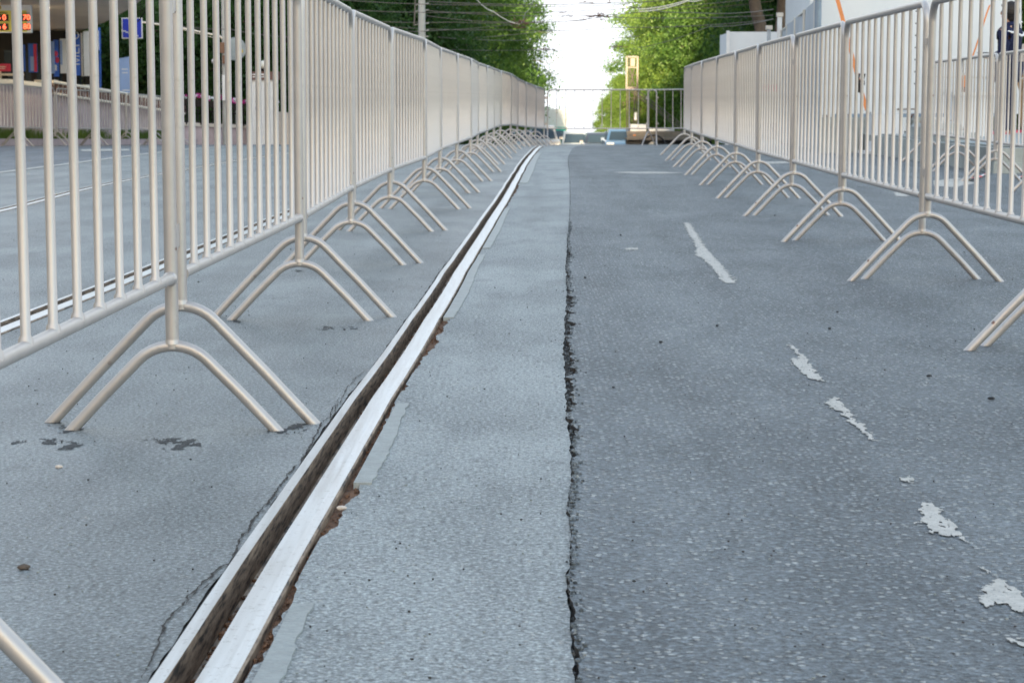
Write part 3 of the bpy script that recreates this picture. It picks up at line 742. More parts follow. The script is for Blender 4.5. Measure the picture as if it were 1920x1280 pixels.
# grass tufts
g = np.random.default_rng(4); vv = []
for (x0, y0), (x1, y1) in zip(kl, kl[1:]):
    for c in range(5):
        t = g.uniform(); cx, cy = x0 + (x1 - x0) * t, y0 + (y1 - y0) * t
        for k in range(420):
            x = cx - .05 + g.normal(0, .10); y = cy + g.normal(0, .42); h = g.uniform(.08, .26); a = g.uniform(0, 6.28); lx, ly = math.cos(a) * .008, math.sin(a) * .008
            tx, ty = g.normal(0, .05, 2); z = gz(cy) + .10
            vv += [(x - lx, y - ly, z), (x + lx, y + ly, z), (x + tx + lx * .2, y + ty, z + h), (x + tx - lx * .2, y + ty, z + h)]
o = quadmesh('grass', np.array(vv), 'grass'); tag(o, 'green grass tufts growing behind the far kerb', 'grass', None, 'stuff')
def wall(name, pts, t, mats, label, cat, cap=None):
    """pts: (x, y, top z); a wall along the line with its own thickness"""
    e = empty(name, (0, 0, 0), 0, label, cat); mb = MB()
    for (x0, y0, z0), (x1, y1, z1) in zip(pts, pts[1:]):
        a = Vector((x0, y0, gz(y0) - .1)); b_ = Vector((x1, y1, gz(y1) - .1)); n = Vector((-(b_ - a).y, (b_ - a).x, 0)).normalized() * t
        A, B = Vector((x0, y0, z0)), Vector((x1, y1, z1))
        mb.add([a, b_, b_ + n, a + n, A, B, B + n, A + n], [(0, 1, 5, 4), (2, 3, 7, 6), (4, 5, 6, 7), (3, 0, 4, 7), (1, 2, 6, 5)])
    part('wall_body', mb, mats[0], e)
    if cap:
        mb = MB()
        for (x0, y0, z0), (x1, y1, z1) in zip(pts, pts[1:]):
            A, B = Vector((x0, y0, z0)), Vector((x1, y1, z1)); n = Vector((-(B - A).y, (B - A).x, 0)).normalized(); o_ = n * -.05; w = n * (t + .1); u = Vector((0, 0, .09)); l = Vector((0, 0, .004))
            mb.add([A + o_ + l, B + o_ + l, B + o_ + w + l, A + o_ + w + l, A + o_ + u, B + o_ + u, B + o_ + w + u, A + o_ + w + u], [(0, 1, 5, 4), (2, 3, 7, 6), (4, 5, 6, 7), (3, 0, 4, 7), (1, 2, 6, 5), (0, 3, 2, 1)])
        part('coping', mb, mats[1], e)
    return e
def zpx(py, y): return P(960, py, y).z
wall('ramp_wall', [(-12.2, 38, zpx(150, 38)), (-10.5, 43.5, zpx(157, 43.5)), (-9.55, 46.5, zpx(172, 46.5)), (-8.7, 49.5, zpx(192, 49.5)), (-8.3, 51.2, zpx(206, 51.2))], .35, ('pink_granite', 'soffit'), 'pink granite wall of the underpass ramp, sloping down to the right', 'wall', True)
# dark balustrade band on the wall
e = empty('ramp_railing', (0, 0, 0), 0, 'brown slotted railing band along the top of the pink ramp wall', 'railing')
mb = MB()
A = Vector((-9.95, 45.0, zpx(163, 45.0) - .02)); B = Vector((-8.05, 51.0, zpx(200, 51) - .05))
bq = MB(); bq.box((0, 0, 0), (.06, .07, .2)); b0_ = None
for k in range(34):
    p = A.lerp(B, k / 33)
    if b0_ is None: b0_ = part('baluster', bq, 'brown_band', e); o = b0_
    else: o = b0_.copy(); COL.objects.link(o); o.parent = e
    o.location = (p.x + .02, p.y, p.z)
mb.tube([A + Vector((0.03, 0, .13)), B + Vector((0.03, 0, .13))], .035, 6); mb.tube([A - Vector((-.03, 0, .12)), B - Vector((-.03, 0, .12))], .03, 6)
part('handrail', mb, 'soffit', e)
# second (flower fence) plinth and pale stone wall
wall('plinth_wall', [(-8.15, 50.5, zpx(236, 50.5)), (-6.2, 53.5, zpx(243, 53.5))], .4, ('pink_granite', 'pale_stone'), 'low pink granite plinth under the black flower fence', 'wall', True)
wall('stone_wall', [(-6.35, 53.0, zpx(208, 53)), (-5.62, 53.0, zpx(212, 53.0)), (-5.3, 53.6, zpx(226, 53.6)), (-4.6, 56, zpx(232, 56))], .4, ('pale_stone', 'pale_stone'), 'pale stone wall with cracked slabs right of the white board', 'wall')
for i in range(7):
    t = i / 6; x = -8.05 + 1.75 * t; y = 50.7 + 2.6 * t; zb = zpx(238 + 6 * t, y) + .06; zt = zpx(184 + 14 * t, y)
    e = empty('flower_planter', (x, y, zb), .1, 'black iron fence post stand with a flower box, %s from the left on the plinth' % ORD[i].replace('nearest', 'first'), 'planter', 'black flower planters on the plinth')
    h = zt - zb; mb = MB()
    for q in (-.12, -.04, .04, .12): mb.tube([(q, 0, 0), (q, 0, h - .14)], .017, 6)
    mb.tube([(-.16, 0, .06), (.16, 0, .06)], .018, 6); mb.tube([(-.16, 0, h * .55), (.16, 0, h * .55)], .018, 6); part('stand', mb, 'iron', e)
    mb = MB(); mb.box((0, 0, h - .1), (.27, .2, .17), taper=1.15); part('flower_box', mb, 'iron', e)
    for nm, mt, cnt, sd in (('leaves', 'leaf_dark', 120, 1), ('blossoms', 'magenta' if i > 1 else 'white_ad', 110, 2), ('blossoms', 'white_ad' if i > 1 else 'magenta', 90, 3)):
        gg = np.random.default_rng(i * 10 + sd); cs = gg.normal(0, 1, (8, 3)) * np.array([.13, .07, .035]) + np.array([0, -.02 * (sd > 1), h + .02 + .035 * (sd > 1)])
        quadmesh(nm, leaves(cnt, 8, lambda g_, k: cs, .055, i * 7 + sd, .03), mt, e)
# white board (stele)
e = empty('notice_board', (-6.23, 52.3, gz(52.3)), -.05, 'tall white board with brown header and a purple figure, beside the stone wall', 'board')
h = zpx(137, 52.3) - gz(52.3)
mb = MB(); mb.box((0, 0, h * .5 - .07), (.70, .18, h - .14)); part('panel', mb, 'white', e)
mb = MB(); mb.box((0, -.01, h - .07), (.80, .26, .20)); part('header', mb, 'brown_band', e)
mb = MB(); mb.box((-.08, -.145, h - .04), (.34, .008, .03)); mb.box((-.1, -.145, h - .10), (.3, .008, .025)); part('header_lines', mb, 'white', e)
mb = MB(); mb.ball((-.12, -.095, h * .60), .075, 6, (1, .12, 1.2)); mb.ball((-.15, -.095, h * .51), .05, 6, (1, .12, 1.4)); part('figure_mark', mb, plain('faded_purple', (.30, .24, .42), .6), e)
# globe lamp
p = P(494, 122, 54); e = empty('globe_lamp', (p.x, p.y, gz(54)), 0, 'white globe lamp on a thin post behind the white board', 'lamp'); h = p.z - gz(54)
mb = MB(); mb.tube([(0, 0, 0), (0, 0, h - .12)], .035, 8); mb.tube([(0, 0, h - .2), (0, 0, h - .1)], [.04, .08], 8); part('post', mb, 'iron', e, True)
mb = MB(); mb.ball((0, 0, h), .115, 10); part('globe', mb, 'lamp', e, True)
# sign mast with pipe arm, box cameras, round sign, blue underpass sign
ym = 51.5; p0 = P(422, 200, ym); zt = zpx(-160, ym)
e = empty('sign_mast', (p0.x, ym, gz(ym)), 0, 'pale metal mast with a long pipe arm carrying the blue sign', 'mast')
hz = zt - gz(ym); mb = MB(); mb.tube([(0, 0, 0), (0, 0, hz * .45), (0, 0, hz)], [.075, .06, .045], 12); part('mast', mb, 'pole', e, True)
za = zpx(68, ym) - gz(ym); zb_ = zpx(40, ym) - gz(ym); xa = P(262, 40, ym).x - p0.x
mb = MB(); mb.tube([(0, 0, za - .5), (0, -.02, za - .1), (-.1, -.04, za), (xa * .55, -.04, za + (zb_ - za) * .6), (xa - .12, -.04, zb_)], .022, 8)
mb.tube([(-.1, -.04, za - .08), (xa * .6, -.045, za + (zb_ - za) * .6)], .008, 6); part('arm', mb, 'soffit', e, True)
mb = MB(); mb.box((-.19, 0, zpx(118, ym) - gz(ym)), (.13, .14, .2)); mb.ball((-.26, 0, zpx(115, ym) - gz(ym)), .06, 6); part('camera_housing', mb, 'white', e)
mb = MB(); mb.box((.02, -.09, zpx(165, ym) - gz(ym)), (.13, .1, .62)); part('control_box', mb, 'white', e)
mb = MB(); mb.box((.02, -.1, zpx(112, ym) - gz(ym)), (.1, .1, .2)); mb.box((-.03, -.08, zpx(90, ym) - gz(ym)), (.12, .05, .26)); part('bracket', mb, 'insulator', e)
sg = P(248.5, 53.5, ym); s_ = .51
e = empty('underpass_sign', (sg.x, ym - .05, sg.z), 0, 'blue square underpass sign with white stairs and figure hanging from the pipe arm', 'sign')
mb = MB(); mb.box((0, 0, 0), (s_, .03, s_)); part('sign_border', mb, 'white', e)
mb = MB(); mb.box((0, -.012, 0), (s_ - .05, .03, s_ - .05)); part('sign_face', mb, 'blue', e)
mb = MB(); st = [(-.225, -.07)]
mb2 = []
for k in range(5):
    mb.box((-.19 + k * .075, -.03, -.07 - k * .028), (.08, .008, .022)); mb.box((-.155 + k * .075, -.03, -.084 - k * .028), (.018, .008, .034))
mb.ball((-.02, -.03, .14), .028, 6, (1, .15, 1)); mb.tube([(-.02, -.03, .11), (-.01, -.03, .02)], .022, 6); mb.tube([(-.01, -.03, .02), (-.06, -.03, -.05)], .014, 6); mb.tube([(-.01, -.03, .02), (.05, -.03, -.06)], .014, 6); mb.tube([(-.02, -.03, .09), (.05, -.03, .04)], .011, 6)
part('stairs_symbol', mb, 'white', e)
rp = P(441, 92, 53); e = empty('round_sign', (rp.x, 53, gz(53)), 0, 'back of a round grey road sign on a slim post right of the mast', 'sign'); h = rp.z - gz(53)
mb = MB(); mb.tube([(0, 0, 0), (.03, 0, h)], .028, 8); part('post', mb, 'pole', e, True)
mb = MB(); mb.tube([(0, -.05, h), (0, -.075, h)], .29, 28); part('disc', mb, plain('sign_back', (.28, .33, .36), .5, .3), e)
mb = MB(); mb.tube([(.16, -.078, h - .06), (.16, -.085, h - .06)], .05, 12); part('sticker', mb, 'gold', e)
# light blue poster stand
q = P(236, 180, 52.5)
e = empty('poster_stand', (q.x, 52.5, gz(52.5)), 0, 'pale blue upright poster stand with white lines of writing', 'poster stand')
zt_ = zpx(107, 52.5) - gz(52.5); W = 25 / F * 52.5
mb = MB(); mb.prism([(-W / 2, 0), (W / 2, 0), (W / 2, zt_ + .02), (-W / 2, zt_ - .04)], 'y', -.02, .02); part('poster', mb, 'sky_ad', e)
mb = MB(); mb.box((W / 2 + .03, 0, zt_ / 2), (.05, .06, zt_)); part('side_frame', mb, 'blue_ad', e)
mb = MB()
for zz in (.86, .82, .62, .585, .55, .36, .33): mb.box((-.01 + random.uniform(-.02, .02), -.023, zt_ * zz), (random.uniform(.12, .2), .006, .022))
part('writing_lines', mb, 'white_ad', e)
# canopy
CY = [(-7.0, 39.9), (-8.1, 44.5), (-10.3, 52.9), (-12.9, 61.8), (-15.2, 68), (-17.6, 74.4), (-30, 84), (-45, 84), (-45, 34), (-6.6, 34)]
e = empty('entrance_canopy', (0, 0, 0), 0, 'broad beige canopy overhanging the dark entrance, seen from below', 'canopy')
mb = MB(); mb.prism([(x, y) for x, y in CY], 'z', 2.60, 2.72); part('soffit', mb, 'soffit', e)
mb = MB(); mb.prism([(x - .12, y) for x, y in CY], 'z', 2.72, 3.5); part('fascia', mb, 'fascia', e)
mb = MB()
for k in range(6): mb.tube([(-9.8 - k * 1.9, 44 + k * 3.4, 2.597), (-9.8 - k * 1.9, 44 + k * 3.4, 2.59)], .07, 12)
part('ceiling_lights', mb, emis('warm_lamp', (1, .8, .5), 120), e)
# entrance building
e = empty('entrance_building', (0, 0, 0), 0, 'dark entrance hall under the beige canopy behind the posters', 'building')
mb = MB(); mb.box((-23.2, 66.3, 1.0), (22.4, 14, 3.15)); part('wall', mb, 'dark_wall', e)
mb = MB()
for k in range(4): mb.box((-13.3 - k * 2.6, 59.25, .9), (2.2, .1, 2.3))
part('shop_glass', mb, 'glass', e)
mb = MB(); mb.box((-15.0, 58.8, -.36), (6.5, .5, .12)); mb.box((-15.4, 58.4, -.52), (6.5, .5, .12)); part('step', mb, 'pale_stone', e)
def px_panel(x0, x1, y0, y1, Y, name, mat, label, cat, grp=None, t=.06):
    a = P(x0, y0, Y); b_ = P(x1, y1, Y); cx = (a.x + b_.x) / 2; e = empty(name, (cx, Y, b_.z), 0, label, cat, grp)
    w = b_.x - a.x; h = a.z - b_.z; mb = MB(); mb.box((0, 0, h / 2), (w, t, h)); part('panel', mb, mat, e); return e, w, h
bn = [(38, 48, 84, 134, 'blue_ad', 'narrow blue poster at the left end of the row'), (53, 71, 82, 136, 'blue_ad', 'blue poster with a red side stripe'), (77, 92, 80, 138, 'red_ad', 'red poster next to the pale blue one'),
      (93, 103, 78, 138, 'sky_ad', 'slim pale blue poster'), (100, 111, 75, 144, 'blue_ad', 'deep blue poster with red splashes'), (112, 126, 73, 138, 'white_ad', 'white and pale blue poster'),
      (126, 151, 65, 142, 'blue_ad', 'wide blue poster with white upright letters'), (151, 156, 62, 143, 'pale_stone', 'cream edge board between posters'), (156, 171, 59, 143, 'white_ad', 'plain white poster board'), (184, 191, 52, 172, 'blue_ad', 'tall thin blue flag column right of the posters')]
for i, (x0, x1, y0, y1, mt, lab) in enumerate(bn):
    e, w, h = px_panel(x0, x1, y0, y1, 57.5 + i * .05, 'poster_column', mt, lab, 'poster', 'posters in front of the dark entrance')
    mb = MB(); mb.box((0, .05, -.15), (w * .6, .04, .32)); part('foot_post', mb, 'iron', e)
    if i == 1: mb = MB(); mb.box((w * .28, -.035, h / 2), (w * .36, .006, h * .96)); part('red_stripe', mb, 'red_ad', e)
    if i == 1: mb = MB(); mb.box((-.02, -.036, h * .3), (w * .4, .007, h * .5)); part('pale_figure', mb, 'sky_ad', e)
    if i == 4:
        mb = MB(); mb.ball((-.0, -.03, h * .62), .06, 6, (1, .1, 1.3)); mb.ball((.03, -.03, h * .45), .055, 6, (1, .1, 1.6)); part('red_splash', mb, 'red_ad', e)
        mb = MB(); mb.box((-.02, -.036, h * .24), (.07, .006, h * .16)); part('white_patch', mb, 'white_ad', e)
    if i == 5: mb = MB(); mb.box((-w * .3, -.036, h * .6), (w * .32, .006, h * .7)); part('blue_stripe', mb, 'sky_ad', e)
    if i == 6: text('lettering', 'МЕГС', .34, 'white_ad', e, (.06, -.04, h * .66), (R(90), R(-90), 0))
    if i == 9: mb = MB(); mb.box((-.025, -.036, h * .8), (.03, .006, h * .3)); part('white_stripe', mb, 'white_ad', e)
# exchange rate board
e, w, h = px_panel(-70, 60, 10, 62, 36, 'exchange_board', 'white', 'yellow and white currency board with red glowing digits under the canopy', 'sign', None, .12)
mb = MB(); mb.box((-.02, -.062, h * .42), (w - .1, .012, h * .76)); part('yellow_face', mb, 'yellow', e)
def bx_(px): return P(px, 40, 36).x - e.location.x
for px in (-3, 14, 47):
    pass
for (px, py) in ((10, 34), (50, 34), (10, 51), (50, 51), (-36, 34), (-36, 51)):
    mb = MB(); mb.box((bx_(px - 2), -.075, zpx(py, 36) - e.location.z), (.185, .012, .112)); part('display', mb, 'dark_wall', e)
for (px, py, s) in ((5, 34, '60'), (50, 34, '70'), (5, 51, '66'), (50, 51, '80')):
    text('digits', s[0] + ' ' + s[1] if px < 20 else s, .125, 'led', e, (bx_(px if px < 20 else px + 2), -.085, zpx(py, 36) - e.location.z), (R(90), 0, 0), .004)
text('heading', 'ПОКУПКА', .04, 'dark_wall', e, (bx_(6), -.071, zpx(25, 36) - e.location.z), (R(90), 0, 0), .002)
text('heading', 'ПРОДАЖА', .04, 'dark_wall', e, (bx_(46), -.071, zpx(25.5, 36) - e.location.z), (R(90), 0, 0), .002)
mb = MB(); mb.tube([(bx_(0), -.063, zpx(15, 36) - e.location.z), (bx_(0), -.075, zpx(15, 36) - e.location.z)], .045, 16); part('coin_emblem', mb, 'gold', e)
mb = MB(); 
for px in (-40, 40): mb.tube([(bx_(px), 0, h), (bx_(px), 0, h + .32)], .015, 6)
part('hanger', mb, 'iron', e)
e, w, h = px_panel(-20, 20, 120, 134, 50, 'red_plate', 'red_ad', 'small dark red sign in the dark entrance', 'sign')
mb = MB(); mb.box((0, -.032, h * .6), (w * .6, .004, .015)); mb.box((0, -.032, h * .35), (w * .5, .004, .015)); mb.tube([(0, .04, -.7), (0, .04, .05)], .02, 6); part('plate_lines', mb, 'soffit', e)
for i, (x0, x1, py) in enumerate([(0, 38, 140), (64, 102, 152), (140, 162, 161)]):
    a = P(x0, py, 50); b_ = P(x1, py, 50); e = empty('bench', ((a.x + b_.x) / 2, 50.2, gz(50)), 0, ['pale bench slab in the entrance, leftmost', 'pale bench slab behind the ramp wall, middle one', 'pale bench slab under the white poster'][i], 'bench', 'pale benches behind the ramp wall')
    hh = a.z - gz(50); mb = MB(); mb.box((0, 0, hh), (b_.x - a.x, .4, .05)); part('seat', mb, 'soffit', e)
    for s in (-1, 1): mb = MB(); mb.box((s * (b_.x - a.x) * .35, 0, hh / 2 - .01), (.07, .3, hh - .03)); part('leg', mb, 'iron', e)
# dark lattice hanging near the canopy corner
p = P(268, 12, 42); e = empty('lattice_basket', (p.x, 42, p.z), 0, 'black metal lattice hanging at the canopy corner', 'lattice'); mb = MB()
for k in range(4): mb.tube([(-.1 + k * .055, 0, -.25 + .05 * k), (-.1 + k * .055, 0, .5)], .006, 5)
for k in range(5): mb.tube([(-.1, 0, -.1 + k * .12), (.09, 0, -.06 + k * .12)], .006, 5)
mb.tube([(-.12, 0, -.32), (.12, 0, -.02)], .012, 6); part('grid', mb, 'iron', e)

# ------------------------------------------------------------------ poles and wires
p = P(791, 40, 54); e = empty('utility_pole', (p.x, 54, gz(54)), 0, 'grey concrete utility pole with small insulators rising from the left trees', 'pole')
mb = MB(); mb.tube([(0, 0, -.3), (0, 0, 4), (0, 0, 10)], [.10, .09, .08], 12); part('shaft', mb, 'pole', e, True)
mb = MB()
for py in (20, 45, 58, 70, 8): z = zpx(py, 54) - gz(54); mb.tube([(.07, 0, z), (.18, -.02, z + .02)], .014, 6); mb.tube([(-.18, 0, z - .03), (-.07, 0, z)], .01, 6)
part('insulator', mb, 'pole', e)
mb = MB(); z = zpx(12, 54) - gz(54); mb.box((0, -.15, z), (.02, .02, .02)); mb.tube([(-.16, 0, z + .2), (-.2, 0, z - .5)], .02, 6); part('bracket', mb, 'wire', e)
def hwire(pts, r, label, mat='wire', sag=0.0):
    """overhead wire through (px, py, distance) places"""
    q = [P(p[0], p[1], p[2] * .74 if p[2] > 54 else p[2]) for p in pts]; out = []
    for a, b_ in zip(q, q[1:]):
        for k in range(8):
            t = k / 8; v = a.lerp(b_, t); v.z -= sag * 4 * t * (1 - t); out.append(v)
    out.append(q[-1]); mb = MB(); mb.tube(out, r, 5)
    tag(mb.build('overhead_wire', mat), label, 'wire', 'overhead tram wires')
W = [([(560, -6, 70), (900, 10, 70), (1180, 8, 70)], 'topmost wire crossing the gap between the trees'), ([(800, 3, 60), (1150, 6, 60), (1330, -12, 60)], 'wire just beneath the topmost one'),
     ([(800, 20, 75), (1060, 30, 75), (1240, 18, 75), (1450, 2, 75)], 'wire carrying the large dark fitting'), ([(800, 30, 74), (980, 42, 74), (1130, 32, 74), (1450, 29, 66)], 'long wire through the dark fitting to the right trees'),
     ([(600, 34, 74), (850, 42, 74), (1100, 38, 74)], 'fine wire passing the pole'), ([(700, 48, 74), (940, 56, 74), (1160, 52, 70), (1440, 38, 66)], 'wire below the dark fitting'),
     ([(600, 62, 74), (820, 92, 80), (1040, 92, 90)], 'thin lower wire before the left trees'), ([(1000, 93, 100), (1130, 92, 100)], 'short far wire with a dark clamp'),
     ([(1000, 113, 130), (1060, 118, 130), (1160, 116, 130)], 'farthest small wire'), ([(893, -2, 62), (925, 22, 64), (975, 46, 66)], 'slanting pale wire running to the left fitting'),
     ([(1000, 2, 72), (985, 25, 70), (975, 46, 66)], 'steep short wire above the left fitting'), ([(1198, 22, 58), (1290, 2, 56), (1330, -8, 55)], 'bright cable rising to the right before the trees'),
     ([(1198, 18, 60), (1300, -4, 58)], 'second bright cable rising to the right'), ([(1200, 90, 76), (1330, 50, 66), (1450, 36, 60)], 'faint cable before the right trees'),
     ([(290, 42, 51), (430, 55, 51), (560, 70, 53)], 'thin cable from the pipe arm to the right'), ([(800, 75, 90), (1010, 60, 110), (1060, 59, 110)], 'far faint wire at the left tree edge'),
     ([(560, 12, 72), (860, 24, 72), (1210, 14, 72), (1440, -6, 70)], 'slack wire between the two topmost ones'), ([(820, 70, 80), (1010, 75, 95), (1200, 68, 80)], 'fine wire halfway down the gap'),
     ([(1020, 134, 140), (1080, 137, 140), (1150, 135, 140)], 'lowest distant wire in the gap'), ([(1180, 12, 66), (1300, 24, 64), (1450, 18, 60)], 'fine wire before the right crowns'),
     ([(600, 48, 70), (760, 60, 72), (1010, 40, 78), (1075, 24, 78)], 'fine rising wire before the left crowns')]
for i, (pts, lab) in enumerate(W): hwire(pts, .009 if i not in (9, 11, 12) else .011, lab + ' overhead', 'wire' if i not in (9, 11, 12) else 'soffit', .05)
def fitting(px, py, Y, w, h, n, label):
    Y *= .74; w *= .74; h *= .74; p = P(px, py, Y); e = empty('wire_fitting', (p.x, Y, p.z), 0, label, 'fitting'); mb = MB(); rs = random.Random(int(px))
    for k in range(n):
        x = rs.gauss(0, w / 3.2); z = rs.gauss(0, h / 3.5); dx = rs.uniform(-.3, .3) * w; dz = rs.uniform(-.3, .3) * h; mb.tube([(x, rs.uniform(-.3, .3), z), (x + dx * .5, rs.uniform(-.3, .3), z + dz), (x + dx, rs.uniform(-.3, .3), z + dz * .3)], rs.uniform(.007, .015), 5)
    mb.tube([(-w / 2, 0, 0), (0, 0, h * .1), (w / 2, 0, -.01)], .010, 5); part('clamps', mb, 'insulator', e)
fitting(975, 45, 66, .55, .22, 26, 'tangle of rusty wire fittings before the left trees'); fitting(1122, 31, 74, .9, .24, 26, 'dark tangle of wire fittings against the sky')
fitting(1100, 5, 70, .45, .08, 6, 'flat dark wire clamp near the top edge of the sky'); fitting(1056, 24.5, 75, .16, .05, 4, 'short dark clamp on the wire left of the tangle'); fitting(1025, 92, 100, .75, .14, 12, 'long dark fitting at the left tree edge')
fitting(1042, 113, 130, .35, .3, 8, 'small dark fitting on the farthest wire'); fitting(1162, 88, 76, .5, .15, 9, 'dark fitting before the right tree edge'); fitting(1142, 5, 70, .12, .12, 4, 'small dark clamp right of the flat one'); fitting(1070, 31, 75, .14, .04, 3, 'tiny clamp beside the tangle')

# ------------------------------------------------------------------ right side: tent, booth, blocks
e = empty('white_tent', (0, 0, 0), 0, 'large white event tent of stretched canvas behind the barriers', 'tent')
tx0, ty0, tx1, ty1 = xat(1531, 27.2), 27.2, xat(1903, 29.0), 29.0
def sheet(x0, y0, x1, y1, z0, z1, nx, nz, amp, seed, thick=.02):
    rs = np.random.default_rng(seed); ph = rs.uniform(0, 6, 6); mb = MB(); vs = []
    n = Vector((-(y1 - y0), x1 - x0, 0)).normalized()
    for sgn in (0, 1):
        for j in range(nz + 1):
            for i in range(nx + 1):
                s = i / nx; t = j / nz
                d = amp * (math.sin(s * 9 + t * 3 + ph[0]) * .4 + math.sin(s * 23 - t * 5 + ph[1]) * .25 + math.sin(t * 11 + s * 4 + ph[2]) * .2)
                p = Vector((x0 + (x1 - x0) * s, y0 + (y1 - y0) * s, z0 + (z1 - z0) * t)) + n * (d + thick * sgn); vs.append(p)
    w = nx + 1; o = w * (nz + 1)
    fs = [(j * w + i, j * w + i + 1, (j + 1) * w + i + 1, (j + 1) * w + i) for j in range(nz) for i in range(nx)]
    fs += [tuple(o + k for k in f[::-1]) for f in fs]
    mb.add(vs, fs); return mb
zb0 = zpx(216, 27.2)
part('front_wall', sheet(tx0, ty0, tx1, ty1, zb0, 3.9, 60, 30, .045, 2), 'canvas', e, True)
part('side_wall', sheet(tx1, ty1, tx1 + 1.2, 40, zb0, 3.9, 30, 20, .04, 3), 'canvas', e, True)
part('side_wall', sheet(tx0 - .02, ty0 + .05, tx0 + 2.4, 40, zb0, 3.9, 30, 20, .04, 6), 'canvas', e, True)
mb = MB(); mb.add([(tx0 - .1, ty0 - .1, 3.85), (tx1 + .1, ty1 - .1, 3.85), (tx1 + 1.3, 40.2, 3.85), (tx0 + 2.3, 40.2, 3.85), ((tx0 + tx1) / 2, ty0 + .3, 5.2), ((tx0 + tx1) / 2 + 1, 40, 5.2)], [(0, 1, 4), (1, 2, 5, 4), (2, 3, 5), (3, 0, 4, 5), (3, 2, 1, 0)]); part('roof', mb, 'canvas', e)
mb = MB(); mb.box(((tx0 + tx1) / 2, (ty0 + ty1) / 2 - .06, zb0 - .01), (tx1 - tx0, .05, .05), math.atan2(ty1 - ty0, tx1 - tx0)); mb.tube([(xat(1527, 27.1), 27.1, gz(27)), (xat(1527, 27.1), 27.1, 3.9)], .045, 10); part('frame_tube', mb, plain('blue_grey_tube', (.20, .26, .34), .4, .3), e)
mb = MB()
xs = xat(1707, 28.0)
for k in range(9): mb.tube([(xs, 27.93, .9 + k * .16), (xs, 27.91, .9 + k * .16)], .009, 8)
part('eyelets', mb, 'iron', e); 
mb = MB(); mb.box((xat(1690, 27.9), 27.86, zpx(205, 27.9)), (.34, .02, .018)); part('flap_bar', mb, 'wire', e)
def strap(pts, w, label, ratchet=None):
    e = empty('ratchet_strap', P(*pts[0]), 0, label, 'strap', 'orange straps on the tent'); o = Vector(e.location)
    q = [P(*p) - o for p in pts]; mb = MB(); vs = []
    for p in q: vs += [p + Vector((-w / 2, 0, 0)), p + Vector((w / 2, 0, 0)), p + Vector((w / 2, .006, 0)), p + Vector((-w / 2, .006, 0))]
    for i in range(len(q) - 1):
        a = i * 4; mb.add([], [])
    fs = []
    for i in range(len(q) - 1):
        a = i * 4; b_ = a + 4
        fs += [(a, a + 1, b_ + 1, b_), (a + 2, a + 3, b_ + 3, b_ + 2), (a + 1, a + 2, b_ + 2, b_ + 1), (a + 3, a, b_, b_ + 3)]
    mb.add(vs, fs); part('webbing', mb, 'orange', e)
    if ratchet:
        p = P(*ratchet) - o; mb = MB(); rt = Matrix.Rotation(.25, 3, 'Y'); mb.box(p, (.07, .05, .16), rot=rt); mb.tube([p + Vector((-.05, -.03, .03)), p + Vector((.05, -.03, .03))], .018, 8)
        mb.box(p + Vector((-.03, -.02, .1)), (.02, .04, .12), rot=rt); mb.box(p + Vector((.035, -.02, .1)), (.02, .04, .12), rot=rt); part('ratchet', mb, 'iron', e)
        p = P(*pts[-1]) - o; mb = MB(); mb.tube([p, p + Vector((.01, 0, -.03)), p + Vector((.035, 0, -.04)), p + Vector((.045, 0, -.015))], .006, 6); part('hook', mb, 'iron', e)
strap([(1549, -75, 26.9), (1577, 24, 26.75), (1599, 110, 26.6), (1612, 160, 26.5), (1626, 208, 26.4)], .052, 'orange tensioning strap with a black ratchet slanting down the tent wall', (1613, 162, 26.45))
strap([(1856, 10, 27.8), (1850, 26, 27.7), (1838, 65, 27.5), (1826, 100, 27.3), (1815, 128, 27.1)], .022, 'orange strap slanting down the tent wall beside the person')
# concrete weights under the tent
def block(x, y, w, d, h, label, mat='concrete', rz=0, name='concrete_block', base=None):
    e = empty(name, (x, y, gz(y) if base is None else base), rz, label, 'block'); mb = MB()
    ch = min(.04, h * .15)
    mb.prism([(-w / 2, 0), (w / 2, 0), (w / 2, h - ch), (w / 2 - ch, h), (-w / 2 + ch, h), (-w / 2, h - ch)], 'y', -d / 2, d / 2); part('body', mb, mat, e)
    mb = MB()
    for s in (-1, 1): mb.tube([(s * w * .3 - .04, 0, h - .01), (s * w * .3 - .03, 0, h + .03), (s * w * .3 + .03, 0, h + .03), (s * w * .3 + .04, 0, h - .01)], .008, 6)
    part('lifting_loop', mb, 'insulator', e); return e
hb = zpx(216, 27.2) - gz(27.2) - .03
block(xat(1565, 27.3), 27.35, .52, .5, hb, 'grey concrete weight under the left corner of the tent')
block(xat(1612, 27.2), 27.6, .44, .5, hb, 'grey mossy concrete weight below the ratchet strap')
block(xat(1720, 28), 27.9, .30, .5, hb, 'grey concrete weight right of the wrapped one with a dark slot beside it')
e = empty('wrapped_weight', (xat(1661, 26.6), 26.75, gz(26.75)), 0, 'concrete weight wrapped in white canvas under the tent', 'weight')
h_ = hb + .05; mb = MB(); mb.box((0, 0, h_ / 2), (.44, .45, h_), taper=.8); part('cover', mb, 'canvas', e)
mb = MB(); mb.box((-.02, -.02, .02), (.6, .5, .035)); part('skirt', mb, 'canvas', e)
mb = MB(); mb.box((0, 0, 0), (1, 1, 1))
